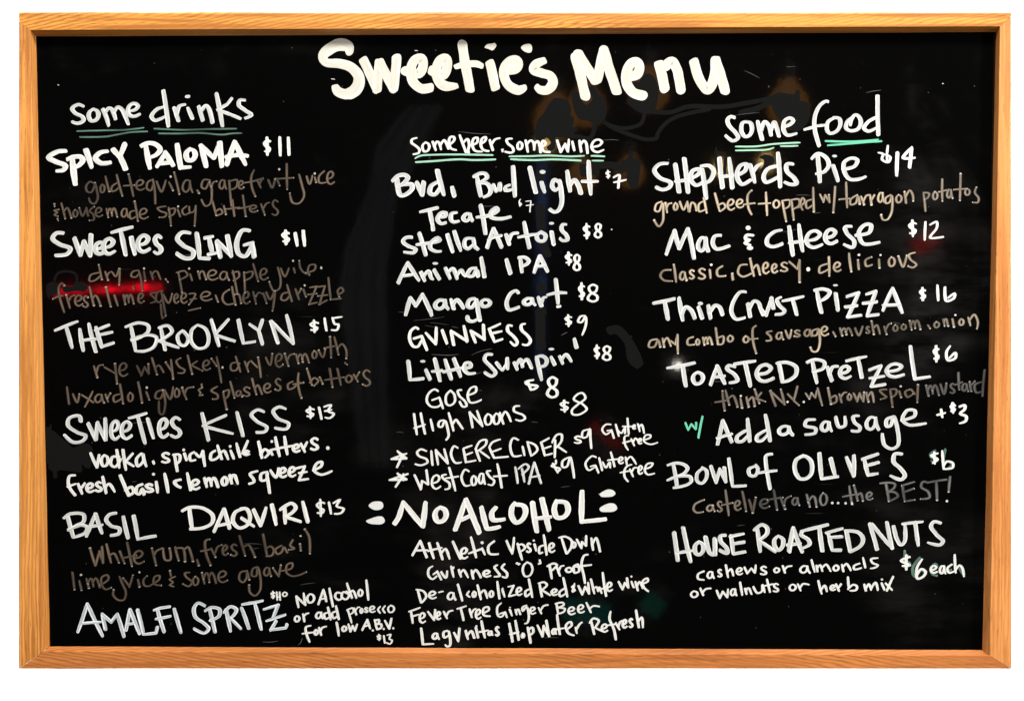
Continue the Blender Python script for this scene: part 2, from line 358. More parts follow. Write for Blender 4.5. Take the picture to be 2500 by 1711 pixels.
DATA = r"""
R 100 200 3.873
W wash 42 Some
S:265,430,195,415 o:430,565,238,390 /585,260 620,340 640,415 /610,290 640,250 670,262 705,355 /690,290 725,240 765,262 825,400 e:800,955,185,350
W wash 42 drinks
/1165,238 1095,262 1045,330 1080,365 1185,322 |1157,85 1205,420 |1260,250 1300,370 /1285,300 1310,230 1365,215 |1390,250 1430,345 /1375,141 1400,140 |1492,235 1530,365 /1520,270 1560,225 1590,260 1622,385 |1660,115 1716,420 |1805,155 1760,215 1670,265 |1670,265 1780,305 1885,350 /1930,175 1880,175 1870,220 1930,270 1990,315 1930,345
W teal 20 underline
/340,467 600,460 800,455 970,435
W teal 20 underline
/370,523 600,520 720,500 850,478 1005,470
W teal 20 underline
/1070,444 1200,450 1350,455 1600,448 1850,444
W teal 20 underline
/1112,489 1300,490 1500,485 1720,500 1800,490 1898,486
W white 58 SPICY
/235,655 160,660 75,715 140,755 230,795 215,832 145,843 |295,720 325,970 /250,735 300,712 375,712 395,740 365,785 312,812 |425,645 478,805 /630,657 560,670 515,722 570,770 660,762 |682,640 735,705 |793,592 750,695 |748,705 800,825
W white 54 PALOMA
|990,600 1030,820 /948,608 1010,580 1090,595 1128,640 1090,690 1030,715 |1097,800 1175,672 1250,792 |1120,772 1210,765 |1287,592 1322,812 1415,806 o:1345,1485,610,770 |1560,795 1512,605 1635,722 1690,575 1710,800 |1757,778 1832,567 1933,780 /1750,712 1860,692 1955,702
W white 30 $11
$:2095,2185,515,705 |2258,527 2263,695 |2338,527 2346,688
R 100 400 2.905
W faded 19 gold
g:310,412,118,292 o:412,460,138,213 |458,90 485,195 /540,135 505,160 500,195 530,190 555,165 |537,78 577,228
W faded 19 tequila
|622,75 655,230 |585,157 662,152 e:665,745,105,197 /795,112 758,130 752,178 780,190 798,140 /792,112 806,180 811,285 /820,125 855,200 885,118 |907,130 935,188 .:912,928,84,100 /945,62 965,140 982,215 a:995,1085,105,212
W faded 24 comma
/1108,188 1120,208
W faded 19 grapefruit
/1200,118 1155,115 1140,165 1165,178 1195,130 1212,200 1200,285 1165,300 1138,255 |1195,132 1215,190 /1210,160 1225,130 1245,125 a:1255,1325,105,190 |1335,120 1352,300 /1340,125 1390,115 1385,165 1345,185 e:1392,1447,112,188 /1512,45 1492,90 1497,170 1520,230 /1440,135 1500,125 1575,102 |1535,115 1560,172 /1552,140 1560,120 1578,105 /1612,115 1640,172 1660,112 |1672,105 1692,155 .:1682,1698,32,48 |1743,0 1746,180 |1665,108 1790,100
W faded 19 juice
/1830,75 1850,150 1865,230 1830,280 1785,275 1765,210 /1885,90 1905,145 1925,85 |1942,95 1952,132 .:1934,1950,62,78 /2010,52 1972,90 1975,135 2025,132 e:2020,2090,45,155
W faded 17 ampersand
/125,325 92,332 118,345 95,362 122,372 |95,285 97,303 |118,390 122,402
W faded 18 housemade
|145,280 172,388 /162,340 187,312 215,382 o:220,268,318,385 /272,315 295,372 322,312 |322,312 335,370 /378,305 345,335 372,360 375,398 345,402 e:378,445,302,385 m:455,550,305,388 a:562,630,308,388 /668,332 632,345 637,390 680,370 |665,268 687,405 e:690,768,308,400
W faded 18 spicy
/885,302 825,315 850,338 890,352 880,375 840,380 |905,310 922,438 /905,325 950,318 942,355 910,375 |970,325 988,375 .:966,980,296,310 /1035,300 1002,330 1015,362 1050,350 /1052,305 1058,345 1085,338 1096,298 |1098,298 1090,440
W faded 18 bitters
|1215,258 1242,365 /1235,345 1270,320 1287,348 1250,366 |1297,298 1312,358 |1357,255 1372,372 |1432,225 1452,372 /1310,322 1350,318 1412,308 /1395,318 1440,312 1485,300 e:1472,1545,285,352 |1560,285 1587,362 /1577,320 1600,282 1622,275 s:1630,1692,248,375
W wash 36 SWEETIES
/160,492 110,492 82,530 130,570 208,602 185,640 105,650 |238,530 280,650 305,550 350,652 355,505 e:365,472,540,657 e:425,542,513,657 /500,488 570,468 650,448 |566,480 600,645 |640,522 666,640 e:668,790,490,642 s:785,872,490,655
W wash 36 SLING
/1060,492 1000,487 967,530 1010,580 1080,622 1070,665 1020,670 965,638 |1105,495 1125,670 1195,672 |1190,522 1215,640 |1160,527 1218,515 |1185,643 1255,630 |1272,660 1250,550 1350,655 1322,510 /1480,475 1430,472 1388,560 1405,640 1450,655 1497,575 |1440,577 1505,560 |1497,562 1512,658
W white 26 $11
$:1700,1775,460,582 |1803,492 1818,580 |1860,475 1870,580
W faded 18 dry
/410,772 352,790 345,830 380,828 425,790 |410,718 432,820 |455,765 475,825 /470,800 480,775 500,765 /505,768 530,800 555,745 |560,745 555,858
W faded 18 gin
/692,755 650,765 640,797 675,802 698,770 /695,760 710,820 720,900 |730,762 740,828 .:724,738,735,750 n:768,858,752,830
W faded 18 comma
/885,818 900,838
W faded 18 pineapple
|975,775 1000,910 /960,772 1020,760 1040,790 985,822 |1057,780 1072,828 .:1044,1058,736,750 n:1105,1180,752,826 e:1175,1262,745,832 a:1260,1342,755,832 |1360,760 1392,922 /1355,775 1400,765 1405,800 1365,828 |1440,770 1447,912 /1435,780 1500,765 1495,800 1445,828 |1505,710 1540,832 e:1545,1618,733,832
W faded 18 juice
/1680,735 1700,820 1690,885 1650,900 1620,838 /1702,742 1730,800 1758,740 |1792,740 1802,775 .:1781,1795,681,695 /1832,688 1840,740 1870,775 1905,782 /1880,772 1940,752 1945,717 1905,720 1893,770 1905,790
W faded 16 dot
.:1981,1995,728,748
R 100 640 2.905
W faded 20 fresh
/165,165 148,148 125,180 130,240 165,355 /85,260 120,245 155,238 |180,235 205,325 /200,270 215,245 235,235 e:232,305,225,320 s:290,345,230,330 |345,175 375,305 /365,260 385,235 405,260 422,308
W faded 20 lime
|462,180 495,315 |520,235 545,310 m:575,668,220,308 |652,175 658,195 e:680,740,210,300
W faded 18 squeeze
/820,215 775,225 800,250 815,275 775,290 /865,205 825,215 820,275 840,285 865,250 |855,215 885,380 860,400 850,300 /870,230 905,290 930,225 e:935,985,215,300 e:985,1045,210,300 /1050,225 1095,225 1050,300 |1055,265 1105,258 /1045,345 1130,325 e:1125,1220,200,282
W faded 20 amp
|1238,235 1255,280
W faded 19 cherry
/1335,195 1295,225 1290,270 1320,300 1375,290 |1355,175 1380,300 /1375,230 1400,225 1420,290 e:1425,1490,200,305 |1505,210 1525,295 /1525,240 1545,215 1570,225 |1575,220 1600,290 /1598,215 1625,265 1655,210 |1660,205 1642,345
W faded 19 drizzle
/1760,215 1715,225 1705,265 1735,270 1765,235 |1745,160 1780,280 |1805,190 1830,265 /1825,225 1845,190 |1862,195 1880,245 .:1863,1877,158,172 |1905,180 1955,172 1900,300 1960,285 |1895,230 1955,222 |1965,175 2015,168 1975,300 2030,270 |1965,240 2035,232 |2038,110 2055,265 2130,258 /2110,230 2145,205 2130,180 2105,200 2115,245
W wash 30 THE
|98,485 260,420 |180,460 220,605 |275,475 300,625 |340,440 390,635 |290,555 390,545 |390,460 430,600 515,572 |385,485 485,445 |410,515 505,495
W wash 28 BROOKLYN
|640,465 670,625 /600,460 690,430 760,450 760,490 700,535 640,555 /640,548 760,515 820,535 800,600 740,630 670,630 |850,465 880,620 /835,465 900,450 930,490 890,530 835,560 |840,560 975,605 /1005,485 970,520 985,580 1020,590 1045,540 1010,490 /1110,445 1070,480 1065,560 1110,610 1170,600 1190,540 1165,470 1110,445 |1208,410 1262,595 |1330,405 1240,505 |1235,515 1375,560 |1400,410 1435,575 1520,562 |1480,440 1550,490 |1570,410 1545,490 1570,580 |1630,420 1680,570 |1632,415 1790,580 1742,375
W white 18 $15
$:1900,1978,405,505 |2012,400 2025,485 /2068,395 2085,440 2110,440 2100,480 2060,480 |2068,398 2135,388
W faded 20 rye
|375,735 400,815 /395,780 410,735 440,728 |450,745 520,785 |525,720 540,860 e:545,625,705,818
W faded 19 whyskey
|680,735 712,803 735,742 765,790 762,722 |787,680 822,795 /812,750 835,730 870,780 |885,710 925,770 |922,690 937,825 /990,680 960,700 980,740 1020,765 1010,785 970,785 |1040,660 1072,790 |1110,700 1065,730 1145,770 e:1140,1210,685,775 |1210,685 1245,735 |1245,670 1280,855
W faded 20 dot
.:1281,1295,738,754
W faded 19 dry
/1390,710 1350,720 1350,765 1385,765 1405,720 |1382,670 1415,778 |1445,705 1470,775 /1460,745 1470,715 1490,698 |1490,700 1535,745 |1540,675 1560,815
W faded 19 vermouth
/1595,675 1625,730 1640,650 e:1655,1725,640,752 |1730,650 1755,735 /1750,690 1765,660 1795,650 m:1800,1910,640,725 o:1915,1965,620,690 /1970,625 2000,675 2015,620 |2050,530 2058,675 |2010,610 2080,595 |2080,530 2110,655 /2105,610 2135,580 2165,625 2165,680
W faded 16 comma
|2155,712 2172,726
R 130 900 2.905
W faded 20 luxardo
|97,130 112,250 /140,180 170,240 185,180 |200,185 285,240 |280,160 225,268 a:285,370,170,250 |370,180 390,235 /385,205 405,175 /470,180 430,195 435,235 480,215 |473,110 495,245 o:520,575,160,240
W faded 20 liquor
|602,95 630,240 |660,165 680,220 .:655,672,125,142 /775,150 735,165 725,205 760,210 780,160 /778,155 795,240 775,325 755,315 750,230 /790,150 830,215 850,130 o:850,905,130,210 |915,135 945,215 /935,170 950,140 995,130
W faded 18 ampersand
/1060,135 1030,150 1045,170 1035,190 1060,185 |1052,110 1055,130
W faded 20 splashes
/1165,125 1120,155 1165,185 1165,210 1130,215 |1205,165 1230,285 /1210,160 1245,150 1240,195 1215,215 |1255,90 1285,205 a:1285,1350,145,205 s:1340,1405,120,205 |1410,70 1440,180 /1430,140 1450,115 1480,180 e:1485,1555,95,180 s:1565,1625,60,165
W faded 20 of
/1700,90 1665,110 1670,145 1705,135 1745,90 /1740,30 1735,100 1750,180 1760,205 |1700,110 1775,98
W faded 20 bitters
|1800,0 1835,115 /1820,100 1850,65 1880,85 1850,120 |1890,60 1910,105 |1960,0 1980,128 |2015,0 2040,115 |1925,80 2060,60 o:2065,2130,35,105 |2130,40 2160,90 /2150,60 2170,25 s:2185,2260,0,132
W wash 30 SWEETIES
/195,370 185,335 115,350 105,400 170,450 230,475 210,510 140,520 80,470 |248,390 302,502 314,382 372,505 368,352 e:395,485,355,515 e:470,570,360,510 |535,350 660,315 |600,340 650,525 |670,355 710,490 e:735,830,340,500 s:820,918,330,500
W wash 28 KISS
|1055,315 1100,505 |1225,330 1065,400 |1060,405 1275,460 |1303,310 1345,475 /1495,305 1450,290 1405,325 1440,370 1515,415 1500,445 1440,450 /1650,285 1600,270 1560,300 1590,350 1670,390 1655,425 1575,420
W white 18 $13
$:1785,1862,262,360 |1885,275 1902,355 /1920,270 1970,258 1950,300 1990,320 1960,350 1930,345 /1925,300 1975,290
W white 23 vodka
|265,600 310,700 325,610 o:330,400,600,700 /470,625 420,625 410,680 440,695 480,640 |450,575 468,700 |495,575 515,715 |565,600 515,655 570,690 /625,600 590,640 600,690 640,650 635,600 645,650 660,690
W white 22 comma
|708,655 715,672
W white 22 spicy
s:760,835,585,675 |860,610 880,725 /850,610 895,610 895,655 870,675 |930,600 945,645 .:915,935,565,585 /1000,590 970,610 975,650 1010,645 /1010,600 1040,625 1060,580 |1062,585 1075,690
W white 22 chile
/1150,580 1120,600 1120,645 1160,635 1180,610 |1165,545 1195,640 /1185,600 1210,580 1240,640 |1258,580 1280,635 .:1245,1265,540,560 |1300,530 1325,625 e:1340,1402,570,622 |1380,510 1340,600
W white 23 bitters
|1455,515 1480,630 /1470,610 1500,570 1530,595 1500,630 |1540,580 1555,610 .:1540,1560,505,525 |1575,485 1605,620 |1640,480 1660,605 |1540,575 1700,545 e:1690,1760,525,600 |1755,530 1785,590 /1780,560 1800,520 s:1815,1890,480,585
W white 24 dot
.:1935,1960,548,575
W white 24 fresh
/155,755 115,760 110,830 155,895 |100,835 160,815 |175,815 205,885 /200,845 225,810 e:225,300,800,885 s:290,355,790,880 |350,765 375,880 /370,840 395,815 435,870
W white 26 basil
|475,755 535,895 /508,862 555,838 572,872 535,898 /634,818 596,835 590,880 612,888 632,850 644,890 s:640,720,805,885 |730,800 740,875 .:700,722,737,757 |790,745 815,875
W white 26 amp
/905,785 860,800 880,830 905,840
W white 24 lemon
|950,740 975,860 e:970,1050,775,865 m:1060,1180,760,850 o:1185,1245,755,835 n:1240,1320,740,825
W white 23 squeeze
/1450,725 1395,745 1420,780 1425,800 1390,815 /1520,730 1475,745 1475,790 1510,785 1520,740 |1515,750 1535,880 /1540,720 1580,770 1600,705 e:1595,1665,690,780 e:1660,1730,685,775 |1725,705 1785,690 1740,790 1810,780 |1740,740 1800,730 /1840,720 1900,690 1905,660 1870,670 1850,720 1900,750 1975,725
R 130 1190 2.905
W wash 30 BASIL
|100,200 142,350 /75,215 120,185 215,190 215,240 160,270 105,300 /105,300 200,265 240,280 225,320 140,352 |235,345 300,185 345,320 |235,280 350,262 /445,180 400,190 375,225 410,270 470,290 465,325 410,338 |497,205 530,355 |570,200 600,365 728,342
W white 30 DAQUIRI
|965,145 985,290 /915,165 965,140 1060,145 1130,195 1125,250 1060,285 970,292 |1140,310 1210,150 1250,285 |1160,270 1270,245 /1345,150 1290,175 1275,240 1320,285 1380,260 1395,200 1370,150 1330,150 |1335,215 1425,275 |1420,155 1470,270 1510,140 |1550,120 1580,260 |1640,140 1645,250 /1610,155 1690,110 1720,140 1690,180 1640,205 |1640,205 1755,240 |1770,100 1805,240
W white 18 $13
$:1858,1935,75,210 |1955,105 1970,185 /1985,110 2035,85 2010,130 2060,150 2040,180 1995,185
W faded 22 White
|262,430 299,550 327,450 353,535 346,418 |378,400 410,530 /400,480 430,465 465,530 |472,450 505,535 |525,390 558,555 |490,500 590,480 e:560,655,435,550
W faded 22 rum
|700,430 730,550 /715,480 730,450 770,430 /780,430 795,510 830,510 825,430 |865,420 890,515 /870,430 920,430 935,520 /930,440 955,420 990,520
W faded 22 comma
|1020,510 1032,550
W faded 22 fresh
/1110,365 1080,375 1085,470 1115,548 |1045,450 1125,435 |1120,430 1150,490 /1150,460 1165,420 1195,405 e:1190,1250,395,490 s:1250,1315,390,495 |1320,340 1360,480 /1350,420 1385,405 1430,490
W faded 22 basil
|1487,330 1515,480 /1510,430 1540,415 1565,440 1550,480 1510,485 /1620,410 1575,440 1590,470 1620,455 1635,420 1660,460 /1700,370 1680,410 1710,430 1670,440 |1750,400 1755,445 .:1746,1762,336,348 /1785,295 1815,350 1820,465
W faded 20 lime
|135,600 150,720 |185,660 200,725 .:188,206,610,625 m:225,340,630,720 /330,690 390,650 385,620 345,635 345,690 370,720 410,708
W faded 20 juice
/470,630 490,680 515,740 500,795 460,795 425,760 428,725 |495,640 540,700 565,620 |600,650 612,700 .:604,618,592,606 /665,625 640,655 650,695 690,695 /690,690 750,650 755,625 720,630 715,680 765,692
W faded 18 ampersand
/865,630 825,650 850,670 825,690 855,700 |828,590 835,625
W faded 20 some
/968,600 932,606 944,634 984,668 962,698 920,682 o:980,1040,620,700 m:1045,1165,590,690 e:1160,1245,580,680
W faded 20 agave
/1375,590 1330,600 1320,650 1345,670 1370,640 1375,595 1390,650 /1450,560 1415,575 1410,625 1440,625 1450,565 1470,650 1465,730 1430,765 1395,740 1390,690 a:1485,1555,555,635 |1560,570 1600,630 1615,550 /1610,590 1690,570 1695,535 1660,545 1655,600 1690,625 1740,620 1795,597
R 170 1380 2.8
W grey 27 AMALFI
|55,455 120,260 225,480 |85,395 215,385 |245,435 222,330 285,385 325,330 372,485 |385,440 412,300 478,465 |395,400 440,395 |465,305 505,470 590,460 |590,460 600,420 /575,305 620,290 685,280 |600,300 645,450 |590,365 690,345 |715,295 760,455
W grey 27 SPRITZ
/925,275 880,255 850,290 860,350 920,395 950,430 920,460 850,430 |955,290 995,455 /925,310 970,285 1025,300 1020,345 960,375 |1070,300 1100,450 /1055,320 1100,280 1140,300 1110,350 1080,360 |1095,355 1170,430 |1175,290 1225,430 |1180,265 1320,240 |1265,255 1310,435 |1325,300 1425,268 1385,368 |1345,378 1475,335 |1412,378 1375,440 1478,425 1486,402
W white 13 $10
$:1370,1410,170,230 |1415,180 1420,235 |1435,180 1440,235 |1420,215 1440,210 o:1450,1492,175,215
W white 17 No
|1565,285 1550,210 1612,270 1600,190 o:1615,1680,185,260
W white 17 Alcohol
|1700,265 1735,165 1755,245 |1715,230 1755,220 |1775,155 1800,280 /1860,190 1825,185 1815,215 1840,235 1860,225 /1900,190 1870,180 1860,215 1890,230 1910,200 1890,175 |1895,120 1930,220 /1915,190 1935,170 1960,220 o:1965,2010,155,215 |2028,100 2042,235
W white 17 or
o:1530,1580,335,390 |1595,330 1605,380 /1600,350 1615,330 1635,325
W white 17 add
a:1675,1740,310,370 /1770,320 1740,330 1750,365 1780,350 |1765,285 1785,370 /1830,310 1795,325 1805,360 1830,345 |1820,275 1840,365
W white 14 prosecco
|1900,300 1928,390 /1895,305 1935,290 1940,315 1915,335 |1945,290 1960,335 /1955,305 1970,285 1985,285 o:1980,2010,285,330 s:2010,2045,280,325 e:2045,2095,270,325 /2124,279 2107,300 2122,323 /2157,275 2140,298 2155,321 o:2170,2225,265,325
W white 17 for
/1650,410 1615,420 1620,470 1640,520 |1590,465 1670,455 o:1665,1705,430,480 |1705,425 1720,475 /1715,450 1725,425 1755,415
W white 17 low
|1825,390 1840,480 o:1855,1900,405,455 |1905,400 1920,450 1935,410 1950,445 1965,400
W white 17 A.B.V.
|2000,440 2035,370 2055,430 |2015,415 2050,405 .:2065,2080,435,450 |2085,370 2100,430 /2085,375 2115,370 2110,395 2095,400 /2095,400 2130,400 2130,425 2100,435 .:2140,2155,425,440 |2155,375 2185,430 2200,360 .:2205,2220,420,435
W white 13 $13
$:2095,2135,465,515 |2148,480 2155,530 /2170,475 2195,470 2185,500 2205,510 2190,535 2165,525
R 940 310 3.873
W white 26 Some
/300,105 255,120 250,150 290,180 325,215 320,245 265,260 o:340,432,135,245 |450,140 480,220 /465,190 490,140 510,150 530,215 /520,180 560,125 600,210 /610,170 655,125 650,95 615,100 605,160 625,205 675,220
W white 26 beer
|707,80 765,240 /735,160 780,115 795,170 785,225 790,245 /800,180 870,150 875,105 840,110 825,170 850,225 920,235 /900,165 945,135 955,100 925,105 905,160 925,215 980,230 |990,125 1020,220 /1005,170 1040,120 1085,108
W white 24 comma
/1110,215 1112,235
W white 26 some
/1200,112 1150,120 1160,155 1205,195 1215,230 1190,245 1135,235 o:1240,1310,130,225 |1330,130 1350,235 /1340,170 1375,130 1405,150 1410,220 /1410,170 1440,135 1460,165 1470,240 /1490,190 1520,160 1495,130 1480,180 1500,230 1560,238
W white 26 wine
|1627,127 1662,238 1703,160 1727,233 1738,122 |1770,140 1790,225 |1838,130 1855,235 /1845,180 1880,130 1900,150 1915,250 e:1940,2080,108,252
W mint 22 underline
/285,298 330,275 450,265 700,262 1020,268
W mint 24 underline
/290,335 450,325 700,308 850,315 1045,308
W mint 22 underline
/1175,280 1350,278 1550,272 1750,280 1885,274
W mint 24 underline
/1190,306 1400,315 1600,308 1850,320
W mint 22 underline
/1950,275 2075,280
W mint 20 underline
/1960,320 2065,320
W wash 50 Bud,
/115,505 145,645 195,640 255,585 250,545 150,550 /70,512 120,465 185,455 215,480 180,530 120,565 |300,530 350,640 365,525 /500,520 435,560 425,625 470,640 520,580 |495,415 555,640 |635,570 655,650
W wash 46 Bud
|870,470 905,650 /840,470 900,440 950,445 965,480 905,520 /890,530 960,535 1000,590 985,640 930,665 |1020,550 1050,610 1085,560 |1085,540 1085,600 /1180,550 1140,570 1140,600 1190,595 |1210,375 1228,655
W wash 46 light
|1370,390 1425,620 .:1462,1518,408,445 |1480,525 1508,615 /1655,530 1600,500 1580,560 1610,600 1640,580 /1650,510 1665,600 1670,720 1640,790 1600,805 1560,780 |1722,420 1750,610 /1755,545 1790,500 1830,560 1850,625 |1925,325 1945,635 |1860,515 2010,515
W white 16 $
$:2080,2138,405,495
W white 26 7
/2160,480 2215,455 2210,520 2205,575 |2165,525 2280,500
W wash 44 Tecate
|330,805 495,765 |425,805 450,930 455,975 /500,850 570,845 575,815 530,815 495,870 530,915 575,905 /680,810 630,820 625,880 650,900 700,890 a:718,850,800,910 |905,745 950,1010 /865,855 990,835 1065,790 1055,765 1005,800 1000,850 1080,870 1190,850
W white 12 $7
/1280,685 1270,700 1275,750 /1265,710 1290,730 1275,750 |1330,705 1380,700 1370,805 |1335,745 1405,735
R 940 520 3.873
W wash 42 Stella
/255,230 195,235 170,270 215,310 290,345 270,375 180,370 |325,195 385,400 /300,300 420,285 520,260 500,235 435,280 430,335 490,365 530,362 |590,205 640,365 |655,175 715,355 /825,240 765,245 750,310 785,340 840,290 |835,245 850,320 880,345
W wash 42 Artois
|965,330 1025,145 1100,320 /975,255 1040,225 1100,215 |1145,205 1175,295 /1165,280 1200,200 1255,190 |1315,90 1365,330 |1260,230 1430,200 /1475,180 1435,215 1450,260 1500,265 1520,215 1475,180 .:1550,1598,85,112 |1575,180 1595,295 /1715,110 1680,110 1670,160 1715,210 1725,255 1675,260 1655,240
W white 24 $8
$:1865,1950,90,252 8:1970,2062,90,245
W white 14 dot
.:2136,2150,150,162
W wash 42 Animal
|125,660 215,470 320,635 |165,595 280,580 |340,560 375,640 /365,600 410,550 440,620 455,625 |465,540 515,625 .:448,502,465,490 |570,520 615,620 /600,560 640,525 680,620 /680,590 720,540 745,580 760,595 /865,520 810,530 780,590 830,595 865,540 880,595 |910,425 940,605
W wash 44 IPA
|1148,440 1185,570 |1280,440 1295,560 /1260,425 1320,420 1360,455 1330,490 1290,500 |1410,565 1465,405 1535,550 |1430,505 1520,500
W white 26 $8
$:1695,1780,362,505 8:1770,1862,382,555
W wash 44 Mango
|195,965 240,800 290,880 355,770 430,930 440,970 a:450,620,800,930 |625,820 650,905 /640,870 680,820 740,895 /850,810 800,820 780,880 820,895 860,830 |865,820 895,1010 /780,985 785,1010 830,1025 880,1000 o:885,1015,795,905
W wash 42 Cart
/1260,755 1240,735 1190,760 1150,850 1170,915 1210,910 1265,890 a:1290,1440,785,890 |1450,800 1480,880 /1470,870 1500,800 1525,795 |1615,630 1635,855 /1535,775 1620,755 1715,755 |1630,885 1655,882
W white 26 $8
$:1820,1900,650,830 8:1900,2035,665,850
R 940 740 3.873
W white 32 GUINNESS
/315,245 290,230 240,270 235,350 270,410 310,410 340,360 |270,335 345,310 395,440 |385,280 480,385 485,230 |540,255 585,380 |625,265 650,395 |640,270 775,360 745,215 |855,370 810,260 940,345 930,205 |985,245 1035,365 1110,340 |990,240 1090,195 |1010,285 1105,265 /1200,215 1165,210 1160,260 1220,320 1250,370 1230,400 1185,365 /1325,195 1290,205 1290,250 1350,310 1375,360 1345,395 1300,390
W white 24 $9
$:1690,1780,100,228 /1895,120 1850,125 1825,175 1860,180 1895,130 1900,200 1865,300
W wash 42 Little
|220,550 235,725 360,712 |385,630 425,720 .:332,382,537,562 |470,530 520,735 |445,645 540,635 |568,535 625,715 |650,525 715,695 |550,650 735,610 /740,615 810,600 800,565 760,570 750,630 790,665 850,660
W wash 40 Sumpin'
/1010,485 960,485 940,530 1000,600 1045,660 1010,690 945,655 |1055,565 1110,635 1150,580 1155,520 |1155,520 1160,620 |1220,560 1250,625 /1240,590 1280,530 1300,600 /1290,580 1340,530 1385,610 |1435,520 1480,725 /1425,510 1490,500 1530,540 1510,590 1455,600 .:1545,1600,422,446 |1570,510 1605,580 |1650,500 1680,570 /1670,540 1710,485 1760,550 |1790,340 1812,420
W white 24 $8
$:1968,2040,385,535 8:2045,2152,395,550
W white 30 $8
/1405,725 1330,745 1340,765 1440,785 1400,815 1370,810 |1350,740 1380,820 8:1515,1655,685,905
R 940 940 3.873
R 940 920 3.32
W white 20 Gose
/430,115 400,100 350,140 340,200 375,240 430,240 460,215 |380,188 440,165 470,255 /530,110 495,150 500,220 530,230 565,200 560,140 530,110 /620,105 590,110 600,150 650,200 660,235 630,240 605,200 /665,150 735,120 735,80 695,90 670,150 690,205 735,205 780,185
W white 20 High
|235,300 258,465 |290,295 325,460 |235,415 325,385 |370,345 390,435 /480,350 440,360 435,400 460,405 485,355 510,430 515,480 495,510 |515,290 555,435 /545,390 575,345 595,370 630,420
W white 20 Noons
|710,410 685,285 790,400 745,275 o:800,875,290,395 o:870,940,285,390 |930,290 960,380 /945,330 975,280 1000,310 1020,360 /1090,235 1050,240 1045,275 1120,310 1135,335 1100,355 1060,345
W white 20 $8
$:1410,1500,180,292 /1595,215 1530,180 1560,140 1600,130 1625,170 1560,225 1515,270 1520,300 1570,305 1635,260 1595,215
W white 22 star
|175,620 50,665 175,660 100,600 |100,600 150,650 |145,625 97,730
W white 20 SINCERE
/335,600 290,585 260,610 275,640 335,665 345,690 290,715 245,705 |375,600 385,710 |430,710 410,590 510,700 480,585 /590,575 560,560 535,620 570,695 620,690 |635,585 655,690 735,675 |635,580 705,555 |645,635 710,610 |735,580 770,680 /735,580 770,520 820,510 815,550 750,600 |770,600 845,655 |845,570 885,655 1000,645 /845,570 870,530 935,505 |870,605 940,580
W white 20 CIDER
/1080,510 1040,495 1015,550 1040,640 1105,635 |1115,565 1130,635 |1155,530 1185,640 /1150,525 1215,550 1235,590 1185,640 |1265,530 1295,635 1355,620 |1265,530 1330,495 |1285,580 1345,560 |1380,510 1375,650 /1355,530 1390,470 1430,465 1430,520 1385,575 |1395,560 1470,610
W white 19 $9
s:1525,1600,470,545 /1650,425 1605,440 1600,490 1635,485 1660,420 1665,500 1672,575
W white 17 Gluten
/1830,385 1790,385 1760,425 1790,465 1830,440 |1800,435 1835,430 1855,495 |1870,385 1895,480 /1885,430 1915,455 1945,410 1945,455 |1965,335 1975,460 |1925,400 2010,400 e:2000,2040,380,430 |2050,380 2065,440 /2055,410 2080,385 2100,455
W white 17 free
/1975,475 1945,480 1945,545 1970,590 |1925,535 2000,515 |1995,500 2020,555 /2010,530 2030,495 2045,510 e:2045,2090,490,550 /2100,510 2150,490 2150,470 2110,475 2100,520 2150,545 2210,530
W white 22 star
|185,785 35,835 175,830 100,780 |100,780 150,835 |150,785 85,890
W white 20 West
|240,795 290,910 300,840 350,870 335,755 e:370,460,785,915 /495,790 460,800 480,830 520,860 520,900 485,910 |520,735 570,920 |490,820 595,805
W white 20 Coast
/680,765 650,750 620,810 650,880 690,875 o:690,750,790,885 a:750,820,770,875 /855,760 825,765 850,810 885,840 870,875 835,870 |910,705 945,895 |880,805 990,798
W wash 20 IPA
|1055,730 1075,860 |1110,745 1130,850 /1080,745 1140,705 1165,730 1110,790 |1165,865 1210,690 1265,860 |1170,815 1255,800
W white 20 $9
/1385,675 1385,700 1350,720 1420,745 1395,770 |1360,700 1400,775 /1490,650 1440,680 1440,730 1475,725 1500,650 1525,760 1532,815
W white 18 Gluten
/1710,650 1680,640 1625,700 1650,755 1700,730 |1665,725 1705,715 1730,775 |1735,655 1760,755 /1765,690 1790,735 1820,690 1825,735 |1830,610 1860,725 |1805,675 1890,665 e:1885,1940,640,710 |1950,650 1960,710 /1955,680 1990,645 2035,705
W white 18 free
/2000,710 1965,720 1940,760 1945,815 1970,845 |1905,775 1985,760 |1985,745 2010,805 /2000,770 2020,735 2045,735 e:2045,2095,710,795 /2100,745 2150,730 2170,700 2125,705 2105,760 2130,790 2185,780
R 880 1180 3.521
W white 8 dots
|2050,88 2051,88
W white 60 dash
#70,190 100,160 145,152 185,160 197,195 180,218 135,228 95,215
W white 60 dash
#47,322 90,300 150,282 190,285 210,320 190,345 130,350 70,340
W white 60 dash
#2055,92 2090,65 2130,50 2175,60 2193,85 2170,108 2120,115 2070,112
W white 60 dash
#2055,215 2095,185 2150,168 2190,178 2207,215 2180,238 2120,244 2065,238
W white 50 NO
/292,345 330,285 365,165 |367,160 535,365 560,165 o:615,762,180,350
W white 50 ALCOHOL
|815,395 905,135 1020,420 |870,310 945,275 |1040,205 1085,385 /1085,390 1140,385 1195,370 /1165,205 1130,250 1140,310 1240,305 /1330,165 1305,200 1300,280 1340,335 1390,310 1420,240 1400,190 1340,180 |1480,170 1515,410 |1560,130 1620,395 |1500,300 1640,285 /1685,150 1665,220 1690,290 1750,285 1785,230 1765,165 1690,155 |1905,65 1900,330 1912,325 2110,305
W white 24 Athletic
